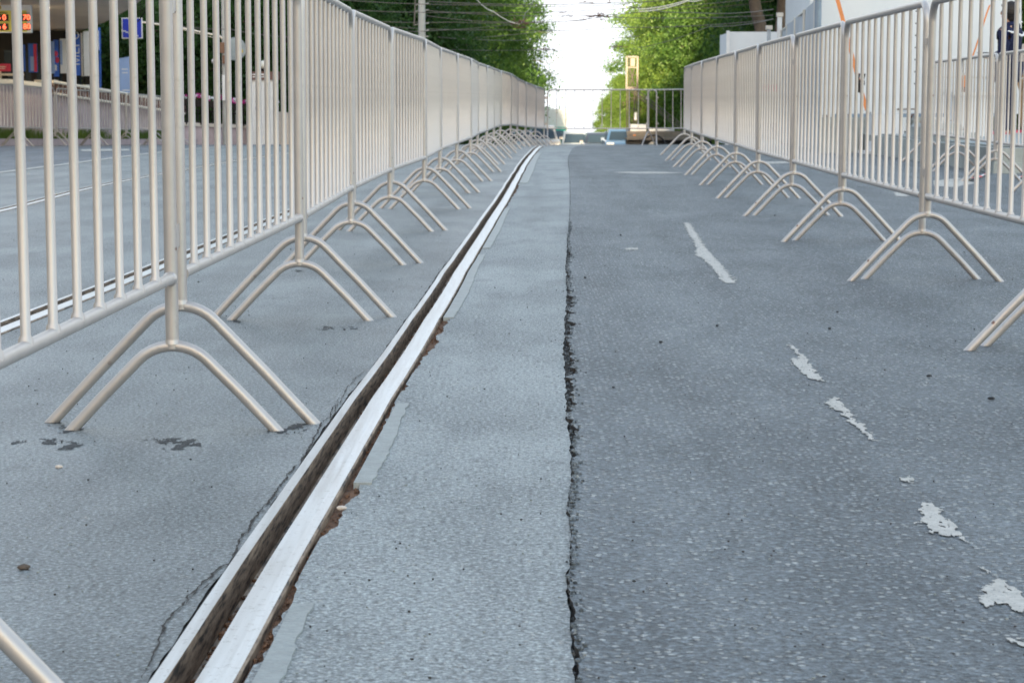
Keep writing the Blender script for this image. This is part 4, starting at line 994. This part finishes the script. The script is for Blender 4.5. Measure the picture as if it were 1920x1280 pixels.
# platform and blocks behind second fence
e = empty('concrete_platform', (5.55, 24.4, gz(24)), 0, 'low concrete platform on which the person stands', 'platform')
mb = MB(); mb.box((.35, 0, .12), (2.6, 9.2, .24)); part('slab', mb, 'concrete', e)
mb = MB(); mb.box((.35, -4.63, .05), (2.64, .08, .10)); part('lower_step', mb, 'concrete', e)
mb = MB(); mb.box((.35, 0, .252), (2.4, 8.6, .012)); part('floor_cover', mb, plain('floor_cover', (.30, .33, .33), .7), e)
block(xat(1795, 22.5), 22.9, .42, .6, .34, 'low concrete block behind the second arch of the short barrier row', rz=.2)
block(xat(1765, 24), 24.4, .5, .6, .42, 'low concrete block nearer the tent')
e = empty('covered_counter', (xat(1812, 25.2), 25.3, gz(25)), 0, 'white covered counter standing beside the person', 'counter')
mb = sheet(-.22, -.3, .25, -.3, .20, zpx(173, 25.2), 16, 6, .01, 5); part('cover_front', mb, 'canvas', e, True)
mb = MB(); hc = zpx(173, 25.2); mb.box((.015, .02, hc - .02), (.49, .68, .04)); part('counter_top', mb, 'white', e)
mb = MB(); mb.box((.015, .06, hc / 2 + .05), (.45, .5, hc - .16)); part('body', mb, 'canvas', e)
p = P(1806, 165, 25.2)
e = empty('orange_bag', (p.x, 25.25, hc), 0, 'small orange and brown bag standing on the white counter', 'bag'); mb = MB(); mb.box((0, 0, .10), (.075, .1, .2), taper=.8); part('body', mb, 'orange', e)
mb = MB(); mb.box((.0, 0, .03), (.082, .106, .06)); part('lower_band', mb, 'brown_band', e)
mb = MB(); mb.tube([(-.02, 0, .19), (-.015, 0, .25), (.015, 0, .25), (.02, 0, .19)], .005, 5); part('handle', mb, 'iron', e)
# handrail behind person
e = empty('thin_rail', (0, 0, 0), 0, 'thin grey railing at the back of the platform', 'railing'); mb = MB()
mb.tube([P(1740, 144, 26.6), P(1925, 147, 26.6)], .010, 6); part('rail', mb, 'alu', e)
for px in (1742, 1838, 1905):
    mb = MB(); a = P(px, 145, 26.6); mb.tube([(a.x, a.y, .25), a], .012, 6); part('post', mb, 'alu', e)
# tape
for i, (pts, lab) in enumerate([([(1790, 337), (1812, 341), (1835, 334), (1852, 327)], 'strip of red and white tape on the ground at the barrier feet'), ([(1905, 336), (1925, 332)], 'red and white tape end at the picture edge')]):
    q = [G(*p) for p in pts]; mb = MB(); vs = []
    for k, p in enumerate(q): vs += [(p.x, p.y - .10, gz(p.y) + .012 + .02 * (k % 2)), (p.x + .02, p.y + .10, gz(p.y) + .014)]
    mb.add(vs, [(2 * k, 2 * k + 2, 2 * k + 3, 2 * k + 1) for k in range(len(q) - 1)]); tag(mb.build('barrier_tape', 'tape'), lab, 'tape')
# canvas covered fence receding behind
e = empty('hoarding_fence', (0, 0, 0), 0, 'tall grey canvas hoarding on a steel frame receding behind the barriers', 'fence')
hx0, hy0, hx1, hy1 = xat(1526, 28.2), 28.2, xat(1462, 41), 41.0
htop = zpx(0, 28.2)
part('canvas', sheet(hx0, hy0, hx1, hy1, -.1, htop, 60, 12, .05, 9), 'canvas_grey', e, True)
mb = MB(); mb.tube([(hx0, hy0 - .02, htop), (hx1, hy1 - .02, htop)], .022, 8); part('top_rail', mb, 'alu', e)
for k in range(5):
    t = k / 4; mb = MB(); x, y = hx0 + (hx1 - hx0) * t, hy0 + (hy1 - hy0) * t; mb.tube([(x - .03, y - .02, gz(y)), (x - .03, y - .02, htop)], .024, 8); part('post', mb, 'alu', e)
e = empty('rear_tent', (6.4, 47, gz(47)), 0, 'second white tent rising behind the grey hoarding', 'tent')
mb = MB(); mb.box((1.6, 0, 2.2), (3.2, 4, 4.4)); part('wall', mb, 'canvas', e)
mb = MB(); mb.add([(-.05, -2.05, 4.4), (3.25, -2.05, 4.4), (3.25, 2.05, 4.4), (-.05, 2.05, 4.4), (1.6, 0, 5.8)], [(0, 1, 4), (1, 2, 4), (2, 3, 4), (3, 0, 4), (3, 2, 1, 0)]); part('roof', mb, 'canvas', e)
# white booth
yb = 44; x0b, x1b = xat(1363, yb), xat(1452, yb); zt_ = zpx(60, yb)
e = empty('white_booth', ((x0b + x1b) / 2, yb, gz(yb)), 0, 'white canvas booth with a bright left edge above the barrier row', 'booth'); hh = zt_ - gz(yb); wb = x1b - x0b
mb = sheet(-wb / 2, 0, wb / 2, 0, 0, hh, 14, 10, .02, 12); part('front_panel', mb, 'canvas', e, True)
mb = MB(); mb.box((0, 1.0, hh / 2), (wb, 1.9, hh - .03)); part('body', mb, 'canvas', e)
mb = MB(); mb.box((-wb / 2 - .03, -.06, hh / 2), (.07, .08, hh + .04)); part('corner_post', mb, 'white', e)
for i, (px, py, Y, w, h, mt, lab) in enumerate([(1442, 166, 36, .28, .08, 'red_ad', None), (1440, 270, 34, .2, .2, 'red_ad', None)]):
    pass
e, w, h = px_panel(1428, 1455, 150, 262, 33, 'poster_board', 'pale_stone', 'peach poster board with a red band glimpsed through the barrier bars', 'board')
mb = MB(); mb.box((0, -.033, h * .86), (w, .006, h * .12)); part('red_band', mb, 'red_ad', e)
mb = MB(); mb.box((0, -.033, h * .15), (w, .006, h * .28)); part('dark_band', mb, plain('maroon', (.14, .03, .06), .6), e)
for i, (px, py) in enumerate([(1462, 28), (1442, 52)]):
    p = P(px, py - 0, 43); e = empty('white_post' if i == 0 else 'loudhailer_post', (p.x, 43, gz(43)), 0, ['white post stub beside the leaning trunk', 'grey capped post above the white booth'][i], 'post')
    h = p.z - gz(43); mb = MB(); mb.tube([(0, 0, 0), (0, 0, h)], .05 if i == 0 else .04, 8); part('post', mb, 'white' if i == 0 else 'canvas_grey', e); mb = MB(); mb.box((0, 0, h), (.13, .12, .08)); part('cap', mb, 'alu', e)

# ------------------------------------------------------------------ vehicles beyond the rise
def wheel_mb(mb, x, y, r, w): mb.tube([(x - w / 2, y, r), (x + w / 2, y, r)], r, 20)
def make_car(x, y, rz, paint, label, suv=False, name='parked_car'):
    e = empty(name, (x, y, gz(y)), rz, label, 'car', 'cars beyond the rise'); Hc = 1.72 if suv else 1.45; W = 1.8; belt = .98 if suv else .86
    L = 4.5; hood = belt - (.0 if suv else .04)
    low = [(-L / 2, .35), (L / 2, .35), (L / 2 + .02, .62), (L / 2 - .05, belt - .04), (L / 2 - .35, belt), (1.0, belt + .02), (-1.2, belt + .02), (-L / 2 + .35, hood), (-L / 2 + .02, hood - .16), (-L / 2 - .03, .6)]
    mb = MB()                                   # profile runs along y, front at -y
    n = len(low)
    secs = [(-W / 2, .93), (-W / 2 + .07, 1), (W / 2 - .07, 1), (W / 2, .93)]
    vs = []
    for xx, k in secs:
        for (a, z) in low: vs.append((xx, a * (.985 if k < 1 else 1), .35 + (z - .35) * k))
    fs = [(s * n + i, s * n + (i + 1) % n, (s + 1) * n + (i + 1) % n, (s + 1) * n + i) for s in range(3) for i in range(n)] + [tuple(range(n)), tuple(3 * n + i for i in range(n))[::-1]]
    mb.add(vs, fs); part('body', mb, paint, e, True)
    cab = [(-1.25, belt - .02), (1.75 if suv else 1.3, belt - .02), (1.55 if suv else .85, Hc - .05), (.9 if suv else .5, Hc), (-.25, Hc), (-.55, Hc - .06)]
    mb = MB(); vs = []; n = len(cab)
    for xx, k in ((-1, 0), (1, 0)):
        for (a, z) in cab: vs.append((xx * (W / 2 - .1 - .17 * (z - belt) / (Hc - belt)), a, z))
    mb.add(vs, [tuple(range(n)), tuple(range(n, 2 * n))[::-1]] + [(i, n + i, n + (i + 1) % n, (i + 1) % n) for i in range(n)]); part('cabin', mb, paint, e, True)
    # windscreen and rear window stand proud of the cabin
    def pane(a, b_, name):
        mb = MB(); (y0, z0), (y1, z1) = a, b_
        def hx(z): return (W / 2 - .1 - .17 * (z - belt) / (Hc - belt)) - .12
        d = Vector((0, -(z1 - z0), y1 - y0)).normalized()
        if (d.y > 0) == (y0 < 0): d = -d
        d *= .012; q0 = Vector((0, y0, z0)).lerp(Vector((0, y1, z1)), .10); q1 = Vector((0, y0, z0)).lerp(Vector((0, y1, z1)), .86)
        vs = [Vector((-hx(q0.z), q0.y, q0.z)) + d, Vector((hx(q0.z), q0.y, q0.z)) + d, Vector((hx(q1.z), q1.y, q1.z)) + d, Vector((-hx(q1.z), q1.y, q1.z)) + d]
        mb.add(vs + [v - d * .9 for v in vs], [(0, 1, 2, 3), (4, 7, 6, 5), (0, 4, 5, 1), (1, 5, 6, 2), (2, 6, 7, 3), (3, 7, 4, 0)]); part(name, mb, 'glass', e)
    pane(cab[0], cab[5], 'windscreen'); pane(cab[1], cab[2], 'rear_window')
    for s in (-1, 1):
        mb = MB(); xx = s * (W / 2 - .1 - .085 + .012); mb.prism([(-1.0, belt + .04), (1.35 if suv else 1.0, belt + .04), (1.25 if suv else .65, Hc - .12), (-.45, Hc - .12)], 'x', xx - .08, xx); 
        mb.v = [(x_ + s * (.0), y_, z_) if abs(x_ - xx) < .09 else (x_, y_, z_) for x_, y_, z_ in mb.v]; part('side_window', mb, 'glass', e)
        mb = MB(); mb.box((s * (W / 2 + .08), -.85, belt + .08), (.18, .1, .14)); part('mirror', mb, paint, e)
        mb = MB(); mb.box((s * .64, -L / 2 + .02, .70), (.36, .1, .15)); part('headlight', mb, 'lamp', e)
        mb = MB(); mb.box((s * .7, L / 2 - .02, .74), (.26, .1, .16)); part('tail_light', mb, 'red_ad', e)
        for yy in (-1.4, 1.35): mb = MB(); wheel_mb(mb, s * (W / 2 - .11), yy, .33, .22); part('wheel', mb, 'rubber', e)
    mb = MB(); mb.box((0, -L / 2 - .02, .55), (.9, .06, .16)); part('grille', mb, 'black', e)
    mb = MB(); mb.box((0, -L / 2 - .05, .42), (.5, .03, .11)); part('number_plate', mb, 'white', e)
    return e
make_car(xat(1016, 112), 112, .03, 'car_white', 'white estate car with blue tinted windscreen nearest the rail bend', True)
make_car(xat(1163, 108), 108, .0, 'car_blue', 'blue car facing up the street left of the flatbed truck')
make_car(xat(1121, 117), 117, .0, 'car_black', 'black car behind the blue one')
make_car(xat(1076, 128), 128, .0, 'car_silver', 'grey green car right of the truck', True)
make_car(xat(1090, 150), 150, .0, 'car_silver', 'small pale car farthest down the street')
for i, (px, Y, pt, lab) in enumerate([(968, 112, 'car_silver', 'silver car seen beneath the barrier row'), (928, 105, 'car_black', 'black car seen beneath the barrier row'), (895, 98, 'car_white', 'white car seen beneath the barrier row'),
                                       (862, 104, 'car_blue', 'blue car seen beneath the barrier row'), (990, 128, 'car_red', 'dark red car seen through the barrier legs')]):
    make_car(xat(px, Y), Y, .05, pt, lab)
# box truck
yt = 136; e = empty('box_truck', (xat(1031, yt), yt, gz(yt)), 0, 'box truck with a white body and teal cab facing the barrier', 'truck')
mb = MB(); mb.box((0, 2.6, 2.15), (2.35, 4.6, 2.35)); part('cargo_box', mb, 'truck_white', e)
mb = MB(); mb.prism([(-.85, .5), (.2, .5), (.2, 2.0), (-.3, 2.0), (-.62, 1.35), (-.85, 1.25)], 'x', -1.0, 1.0); part('cab', mb, 'green', e)
mb = MB(); mb.prism([(-.66, 1.32), (-.36, 1.92), (-.32, 1.92), (-.60, 1.32)], 'x', -.85, .85); part('windscreen', mb, 'glass', e)
mb = MB(); mb.box((0, .1, 2.06), (2.1, .6, .2)); part('wind_deflector', mb, 'green', e)
for s in (-1, 1):
    mb = MB(); mb.box((s * 1.18, -.5, 1.55), (.2, .12, .42)); part('mirror', mb, 'black', e); mb = MB(); mb.box((s * .72, -.87, .72), (.34, .06, .2)); part('headlight', mb, 'lamp', e)
    for yy in (-.2, 3.6): mb = MB(); wheel_mb(mb, s * .9, yy, .42, .28); part('wheel', mb, 'rubber', e)
# flatbed with lift ladder
yf = 100; X = lambda px: xat(px, yf); Z = lambda py: zpx(py, yf) - gz(yf)
e = empty('flatbed_truck', (0, yf, gz(yf)), 0, 'wooden flatbed truck parked crosswise carrying the lift mast', 'truck')
x0_, x1_ = X(1172), X(1330); cx_ = (x0_ + x1_) / 2; zb_ = Z(262); hbd = (Z(245) - zb_) / 4
mb = MB()
for k in range(4): mb.box((cx_, -1.1, zb_ + hbd * (k + .5)), (x1_ - x0_, .05, hbd - .012))
part('side_board', mb, 'wood', e)
mb = MB(); mb.box((cx_, .02, zb_ + .03), (x1_ - x0_ - .02, 2.1, .08)); part('bed', mb, 'wood', e)
mb = MB(); mb.box((cx_ + .02, 0, zb_ - .13), (x1_ - x0_, .9, .18)); mb.box((x0_ + .25, -.9, zb_ - .2), (.5, .1, .2)); part('chassis', mb, 'black', e)
for yy in (-.85, .85):
    mb = MB(); x = X(1221); mb.tube([(x, yy - .14, .46), (x, yy + .14, .46)], .46, 28); w_ = part('wheel', mb, 'rubber', e)
    mb = MB(); mb.tube([(x, yy - .16, .46), (x, yy + .15, .46)], .24, 18); part('rim', mb, 'alu', w_)
mb = MB(); x = X(1221); mb.tube([(x + .60 * math.cos(a), -1.135, .42 + .56 * math.sin(a)) for a in np.linspace(.1, math.pi - .1, 12)], .045, 6); part('mudguard', mb, 'black', e)
mb = MB(); mb.box((X(1186), -1.14, Z(253)), (.13, .02, .06)); part('marker_lamp', mb, 'orange', e)
mb = MB(); mb.box((X(1195), .2, Z(245) + .14), (.75, 1.0, .32)); mb.box((X(1238), .1, Z(245) + .03), (1.2, 1.2, .14)); part('cargo', mb, 'canvas', e)
e = empty('ladder_lift', (0, yf - .2, gz(yf)), 0, 'tall pale ladder lift standing on the flatbed with a slanting boom', 'lift')
mb = MB(); xl, xr = X(1173.5), X(1192)
for x in (xl, xl + .1, xr, xr - .12): mb.tube([(x, 0, Z(246)), (x, 0, Z(168))], .028, 6)
for k in range(8): mb.tube([(xl, 0, Z(242) + k * .25), (xr, 0, Z(242) + k * .25 + (.2 if k % 2 else -.04))], .016, 5)
part('lower_mast', mb, 'lift_metal', e)
mb = MB()
for x in (xl - .02, xr + .02): mb.box((x, 0, (Z(106) + Z(168)) / 2), (.085, .09, Z(106) - Z(168)))
for x in (xl + .10,): mb.tube([(x, 0, Z(108)), (x, 0, Z(166))], .02, 6)
mb.box(((xl + xr) / 2, 0, Z(107)), (xr - xl, .09, .07)); mb.box(((xl + xr) / 2, 0, Z(127)), (xr - xl, .07, .05)); mb.box(((xl + xr) / 2, 0, Z(166)), (xr - xl + .14, .14, .15))
mb.tube([(xl + .14, -.02, Z(130)), (xr - .12, -.02, Z(160))], .03, 6); mb.tube([(xr - .14, -.02, Z(130)), (xl + .16, -.02, Z(160))], .03, 6); mb.tube([(xl + .1, -.02, Z(145)), (xr - .05, -.02, Z(140))], .02, 6)
mb.box(((xl + xr) / 2 + .03, .03, Z(117)), (.22, .05, .38)); part('upper_mast', mb, 'lift_metal', e)
mb = MB()
for dz in (0, .13, .30): mb.tube([(xl + .2, -.06, Z(172) + dz), (X(1288), -.06, Z(254) + dz)], .026, 6)
for k in range(7): t = (k + .5) / 7; x = xl + .2 + (X(1288) - xl - .2) * t; z = Z(172) + (Z(254) - Z(172)) * t; mb.tube([(x, -.06, z), (x + .05, -.06, z + .30)], .014, 5)
part('boom', mb, 'lift_metal', e)
mb = MB(); mb.box((xr - .06, -.08, Z(218)), (.12, .14, .36)); part('winch', mb, 'white', e)
# white minibus behind flatbed
yv = 119; e = empty('white_van', (xat(1212, yv), yv, gz(yv)), 0, 'white van behind the flatbed truck seen from its rear', 'van')
hv = zpx(218, yv) - gz(yv); mb = MB(); mb.prism([(-1.0, .35), (1.0, .35), (1.0, hv * .62), (.9, hv - .12), (.8, hv), (-.8, hv), (-.9, hv - .12), (-1.0, hv * .62)], 'y', 0, 4.4); part('body', mb, 'car_white', e)
for xq, w_ in ((-.58, .42), (-.04, .5), (.55, .42)): mb = MB(); mb.box((xq, -.012, hv * .66), (w_, .03, hv * .17)); part('rear_window', mb, 'glass', e)
for s in (-1, 1):
    mb = MB(); mb.box((s * .86, -.015, hv * .86), (.1, .03, .12)); part('tail_light', mb, 'red_ad', e)
    for yy in (.7, 3.5): mb = MB(); wheel_mb(mb, s * .86, yy, .33, .24); part('wheel', mb, 'rubber', e)

# ------------------------------------------------------------------ the person
def skinned(name, verts, edges, radii, mat, parent=None, root=0, sub=2):
    me = bpy.data.meshes.new(name); me.from_pydata(verts, edges, []); me.materials.append(M[mat])
    o = bpy.data.objects.new(name, me); COL.objects.link(o)
    sm = o.modifiers.new('skin', 'SKIN'); sm.use_smooth_shade = True
    sv = o.data.skin_vertices[0].data
    for i, r in enumerate(radii): sv[i].radius = (r, r) if isinstance(r, (int, float)) else r; sv[i].use_root = (i == root)
    s = o.modifiers.new('sub', 'SUBSURF'); s.levels = s.render_levels = sub
    bpy.context.view_layer.update()
    dg = bpy.context.evaluated_depsgraph_get(); m2 = bpy.data.meshes.new_from_object(o.evaluated_get(dg))
    m2.materials.clear(); m2.materials.append(M[mat]); o.modifiers.clear(); o.data = m2
    m2.polygons.foreach_set('use_smooth', [True] * len(m2.polygons))
    if parent: o.parent = parent
    return o
def person(x, y, z, rz, label, jacket, trousers, h=1.76, phone=True):
    k = h / 1.76
    # facing -x in its own frame before turning; left/right across y
    V = [(0, 0, .94), (0, 0, 1.10), (.01, 0, 1.28), (.02, 0, 1.42), (.0, 0, 1.50), (-.015, 0, 1.58), (-.02, 0, 1.65), (-.012, 0, 1.72),
         (0, .09, .90), (-.01, .10, .50), (.03, .10, .09), (-.10, .11, .035), (-.16, .11, .03),
         (0, -.09, .90), (-.02, -.10, .50), (.02, -.10, .09), (-.11, -.11, .035), (-.17, -.11, .03),
         (.02, .18, 1.40), (.03, .23, 1.13), (-.20, .17, 1.05), (-.28, .15, 1.06),
         (.02, -.18, 1.40), (.04, -.23, 1.13), (-.19, -.12, 1.06), (-.27, -.09, 1.08)]
    V = [(a * k, b_ * k, c * k) for a, b_, c in V]
    E = [(0, 1), (1, 2), (2, 3), (3, 4), (4, 5), (5, 6), (6, 7), (0, 8), (8, 9), (9, 10), (10, 11), (11, 12), (0, 13), (13, 14), (14, 15), (15, 16), (16, 17), (3, 18), (18, 19), (19, 20), (20, 21), (3, 22), (22, 23), (23, 24), (24, 25)]
    r_ = [.12, .115, .13, .12, .055, .08, .092, .075, .085, .055, .036, .034, .026, .085, .055, .036, .034, .026, .05, .04, .026, .022, .05, .04, .026, .022]
    o = skinned('person', V, E, [q * k for q in r_], 'skin')
    o.location = (x, y, z); o.rotation_euler = (0, 0, rz); tag(o, label, 'person')
    jv = [0, 1, 2, 3, 4, 18, 19, 20, 22, 23, 24]; jm = {a: i for i, a in enumerate(jv)}
    je = [(0, 1), (1, 2), (2, 3), (3, 4), (3, 18), (18, 19), (19, 20), (3, 22), (22, 23), (23, 24)]
    jr = {0: .155, 1: .148, 2: .165, 3: .155, 4: .10, 18: .078, 19: .064, 20: .045, 22: .078, 23: .064, 24: .045}
    skinned('jacket', [V[i] for i in jv], [(jm[a], jm[b_]) for a, b_ in je], [jr[i] * k for i in jv], jacket, o)
    tv = [0, 8, 9, 10, 13, 14, 15]; tm = {a: i for i, a in enumerate(tv)}
    te = [(0, 8), (8, 9), (9, 10), (0, 13), (13, 14), (14, 15)]; tr = {0: .15, 8: .112, 9: .082, 10: .066, 13: .112, 14: .082, 15: .066}
    skinned('trousers', [V[i] for i in tv], [(tm[a], tm[b_]) for a, b_ in te], [tr[i] * k for i in tv], trousers, o)
    mb = MB(); mb.ball((.022 * k, 0, 1.672 * k), .118 * k, 9, (1, .92, 1.12)); mb.ball((.035 * k, 0, 1.60 * k), .082 * k, 8, (.9, .95, 1.1)); mb.ball((-.05 * k, 0, 1.745 * k), .06 * k, 7, (1, 1.1, .6)); part('hair', mb, 'hair', o, True)
    mb = MB(); mb.ball((.045 * k, 0, 1.475 * k), .105 * k, 9, (1, 1.25, .62)); part('collar', mb, jacket, o, True)
    mb = MB(); mb.ball((-.112 * k, 0, 1.645 * k), .017 * k, 5, (1, .7, 1.3)); 
    for s in (-1, 1): mb.ball((-.02, s * .083 * k, 1.645 * k), .02 * k, 5, (.8, .35, 1.3))
    part('nose_and_ears', mb, 'skin', o, True)
    mb = MB()
    for s in (-1, 1): mb.ball((-.098 * k, s * .032 * k, 1.665 * k), .009 * k, 5)
    part('eye', mb, 'black', o)
    mb = MB(); mb.box((-.1 * k, 0, 1.60 * k), (.012, .045, .007)); part('mouth', mb, 'red_ad', o)
    for s in (1, -1):
        mb = MB(); hx, hy, hz = V[21] if s > 0 else V[25]
        mb.ball((hx - .03, hy, hz), .036, 7, (1.1, .8, .5))
        for q in range(4): mb.tube([(hx - .055, hy - .03 + q * .02, hz), (hx - .095, hy - .028 + q * .019, hz + .004), (hx - .118 + .006 * abs(q - 1.5), hy - .026 + q * .018, hz + .022)], [.009, .008, .006], 6)
        mb.tube([(hx - .02, hy + s * -.03, hz + .01), (hx - .06, hy - s * .04, hz + .028)], [.010, .007], 6); part('hand', mb, 'skin', o, True)
        mb = MB(); fx, fy, fz = V[11] if s > 0 else V[16]; mb.ball((fx + .02, fy, .05), .06, 7, (2.2, .8, .8)); part('shoe', mb, 'red_ad', o, True)
    return o
zp = .20; py_ = 26.3; pxx = xat(1882, py_)
pr = person(pxx, py_, zp, R(-38), 'person in a navy tracksuit with a white shoulder stripe looking at a phone', 'navy', 'navy', 1.68)
mb = MB()
for s in (-1, 1): mb.tube([(.075, s * .205, 1.335), (.135, s * .15, 1.325), (.168, s * .07, 1.30), (.176, 0, 1.285)], .014, 6)
part('shoulder_stripe', mb, 'white_ad', pr)
mb = MB(); mb.box((-.35, .02, 1.08), (.13, .07, .012)); ph = mb.build('mobile_phone', 'black'); ph.location = pr.location; ph.rotation_euler = pr.rotation_euler; tag(ph, 'dark mobile phone held in front of the person in navy', 'phone')
o = person(xat(1930, 27.2), 27.4, .2, R(30), 'person in light top and tan trousers cut off by the picture edge', 'pale_stone', 'tan', 1.45)

# ------------------------------------------------------------------ unseen houses added to shade the near street and block sky on one side
def house(x0, x1, y0, y1, H, label):
    e = empty('light_blocker_house', ((x0 + x1) / 2, (y0 + y1) / 2, 0), 0, label, 'building'); w, d = x1 - x0, y1 - y0
    mb = MB(); mb.box((0, 0, H / 2), (w, d, H)); part('wall', mb, plain('cream_plaster', (.62, .50, .36), .85, var=.08), e)
    mb = MB(); mb.prism([(-w / 2 - .4, H), (w / 2 + .4, H), (w / 2 - 2, H + 1.2), (-w / 2 + 2, H + 1.2)], 'y', -d / 2 - .4, d / 2 + .4); part('roof', mb, 'fascia', e)
    f0 = None
    for r_ in range(int(H // 4)):
        for c in range(int(w // 9)):
            p = (-w / 2 + 4.5 + c * 9, d / 2, 2.2 + r_ * 4)
            if f0 is None:
                mb = MB(); mb.box((0, 0, 0), (1.3, .12, 1.7)); f0 = part('window', mb, 'white', e); mb = MB(); mb.box((0, .03, 0), (1.1, .12, 1.5)); f1 = part('pane', mb, 'glass', f0); f0.location = p
            else:
                o = f0.copy(); COL.objects.link(o); o.parent = e; o.location = p; q = f1.copy(); COL.objects.link(q); q.parent = o
    return e
house(-110, -.5, -165, -150, 33.5, 'cream plaster house added unseen behind the photographer to block the sun on the tram side')
house(-44, -23, -62, 28, 13, 'dark cream house added beyond the frame to block sky light from the tram side')
house(0, 150, -167, -151, 33.5, 'lower cream plaster house added unseen behind the photographer to block the sun on the coarse asphalt side')

# ------------------------------------------------------------------ camera, light, sky
cam = bpy.data.cameras.new('camera'); co = bpy.data.objects.new('camera', cam); COL.objects.link(co)
cam.sensor_width = 36; cam.lens = F / 1920 * 36; cam.clip_start = .05; cam.clip_end = 6000
co.location = (0, 0, EYE); co.rotation_euler = (R(90) - PITCH, 0, 0)
cam.dof.use_dof = True; cam.dof.focus_distance = 4.8; cam.dof.aperture_fstop = 18
sc.camera = co
SUN_EL, SUN_AZ = R(8), R(184)         # azimuth from +Y towards +X
sd = bpy.data.lights.new('sun', 'SUN'); so = bpy.data.objects.new('sun', sd); COL.objects.link(so)
sd.energy = 3.0; sd.angle = R(.6); sd.color = (1, .78, .52)
dirv = Vector((math.sin(SUN_AZ) * math.cos(SUN_EL), math.cos(SUN_AZ) * math.cos(SUN_EL), math.sin(SUN_EL)))
so.rotation_euler = dirv.to_track_quat('Z', 'Y').to_euler(); so.location = dirv * 100
w = bpy.data.worlds.new('World'); sc.world = w; w.use_nodes = True; nt = w.node_tree
sky = nt.nodes.new('ShaderNodeTexSky'); sky.sky_type = 'NISHITA'; sky.sun_disc = False; sky.sun_elevation = SUN_EL; sky.sun_rotation = SUN_AZ
sky.air_density = 1.0; sky.dust_density = 1.2; sky.ozone_density = 1.2
tc = nt.nodes.new('ShaderNodeTexCoord'); sp = nt.nodes.new('ShaderNodeSeparateXYZ'); cb = nt.nodes.new('ShaderNodeCombineXYZ'); mx = nt.nodes.new('ShaderNodeMath'); mx.operation = 'MAXIMUM'; mx.inputs[1].default_value = .10
nt.links.new(tc.outputs['Generated'], sp.inputs[0]); nt.links.new(sp.outputs[0], cb.inputs[0]); nt.links.new(sp.outputs[1], cb.inputs[1]); nt.links.new(sp.outputs[2], mx.inputs[0]); nt.links.new(mx.outputs[0], cb.inputs[2])
nt.links.new(cb.outputs[0], sky.inputs[0]); hs = nt.nodes.new('ShaderNodeHueSaturation'); hs.inputs['Saturation'].default_value = .72; nt.links.new(sky.outputs[0], hs.inputs['Color']); sid = mth(nt, 'ADD', mth(nt, 'MULTIPLY', sp.outputs[0], math.sin(SUN_AZ - R(32))), mth(nt, 'MULTIPLY', sp.outputs[1], math.cos(SUN_AZ - R(32))))
side = ramp(nt, sid, [(.35, 0.0), (.92, 1.0)])
nt.links.new(mixc(nt, side, mixc(nt, 1.0, hs.outputs[0], (1.75, 1.82, 1.93), 'DARKEN'), mixc(nt, 1.0, hs.outputs[0], (6.0, 4.5, 3.0), 'DARKEN')), nt.nodes['Background'].inputs[0]); nt.nodes['Background'].inputs[1].default_value = .15
vs = sc.view_settings; vs.view_transform = 'Standard'; vs.look = 'None'; vs.gamma = 1; vs.use_curve_mapping = False; vs.exposure = 2.6
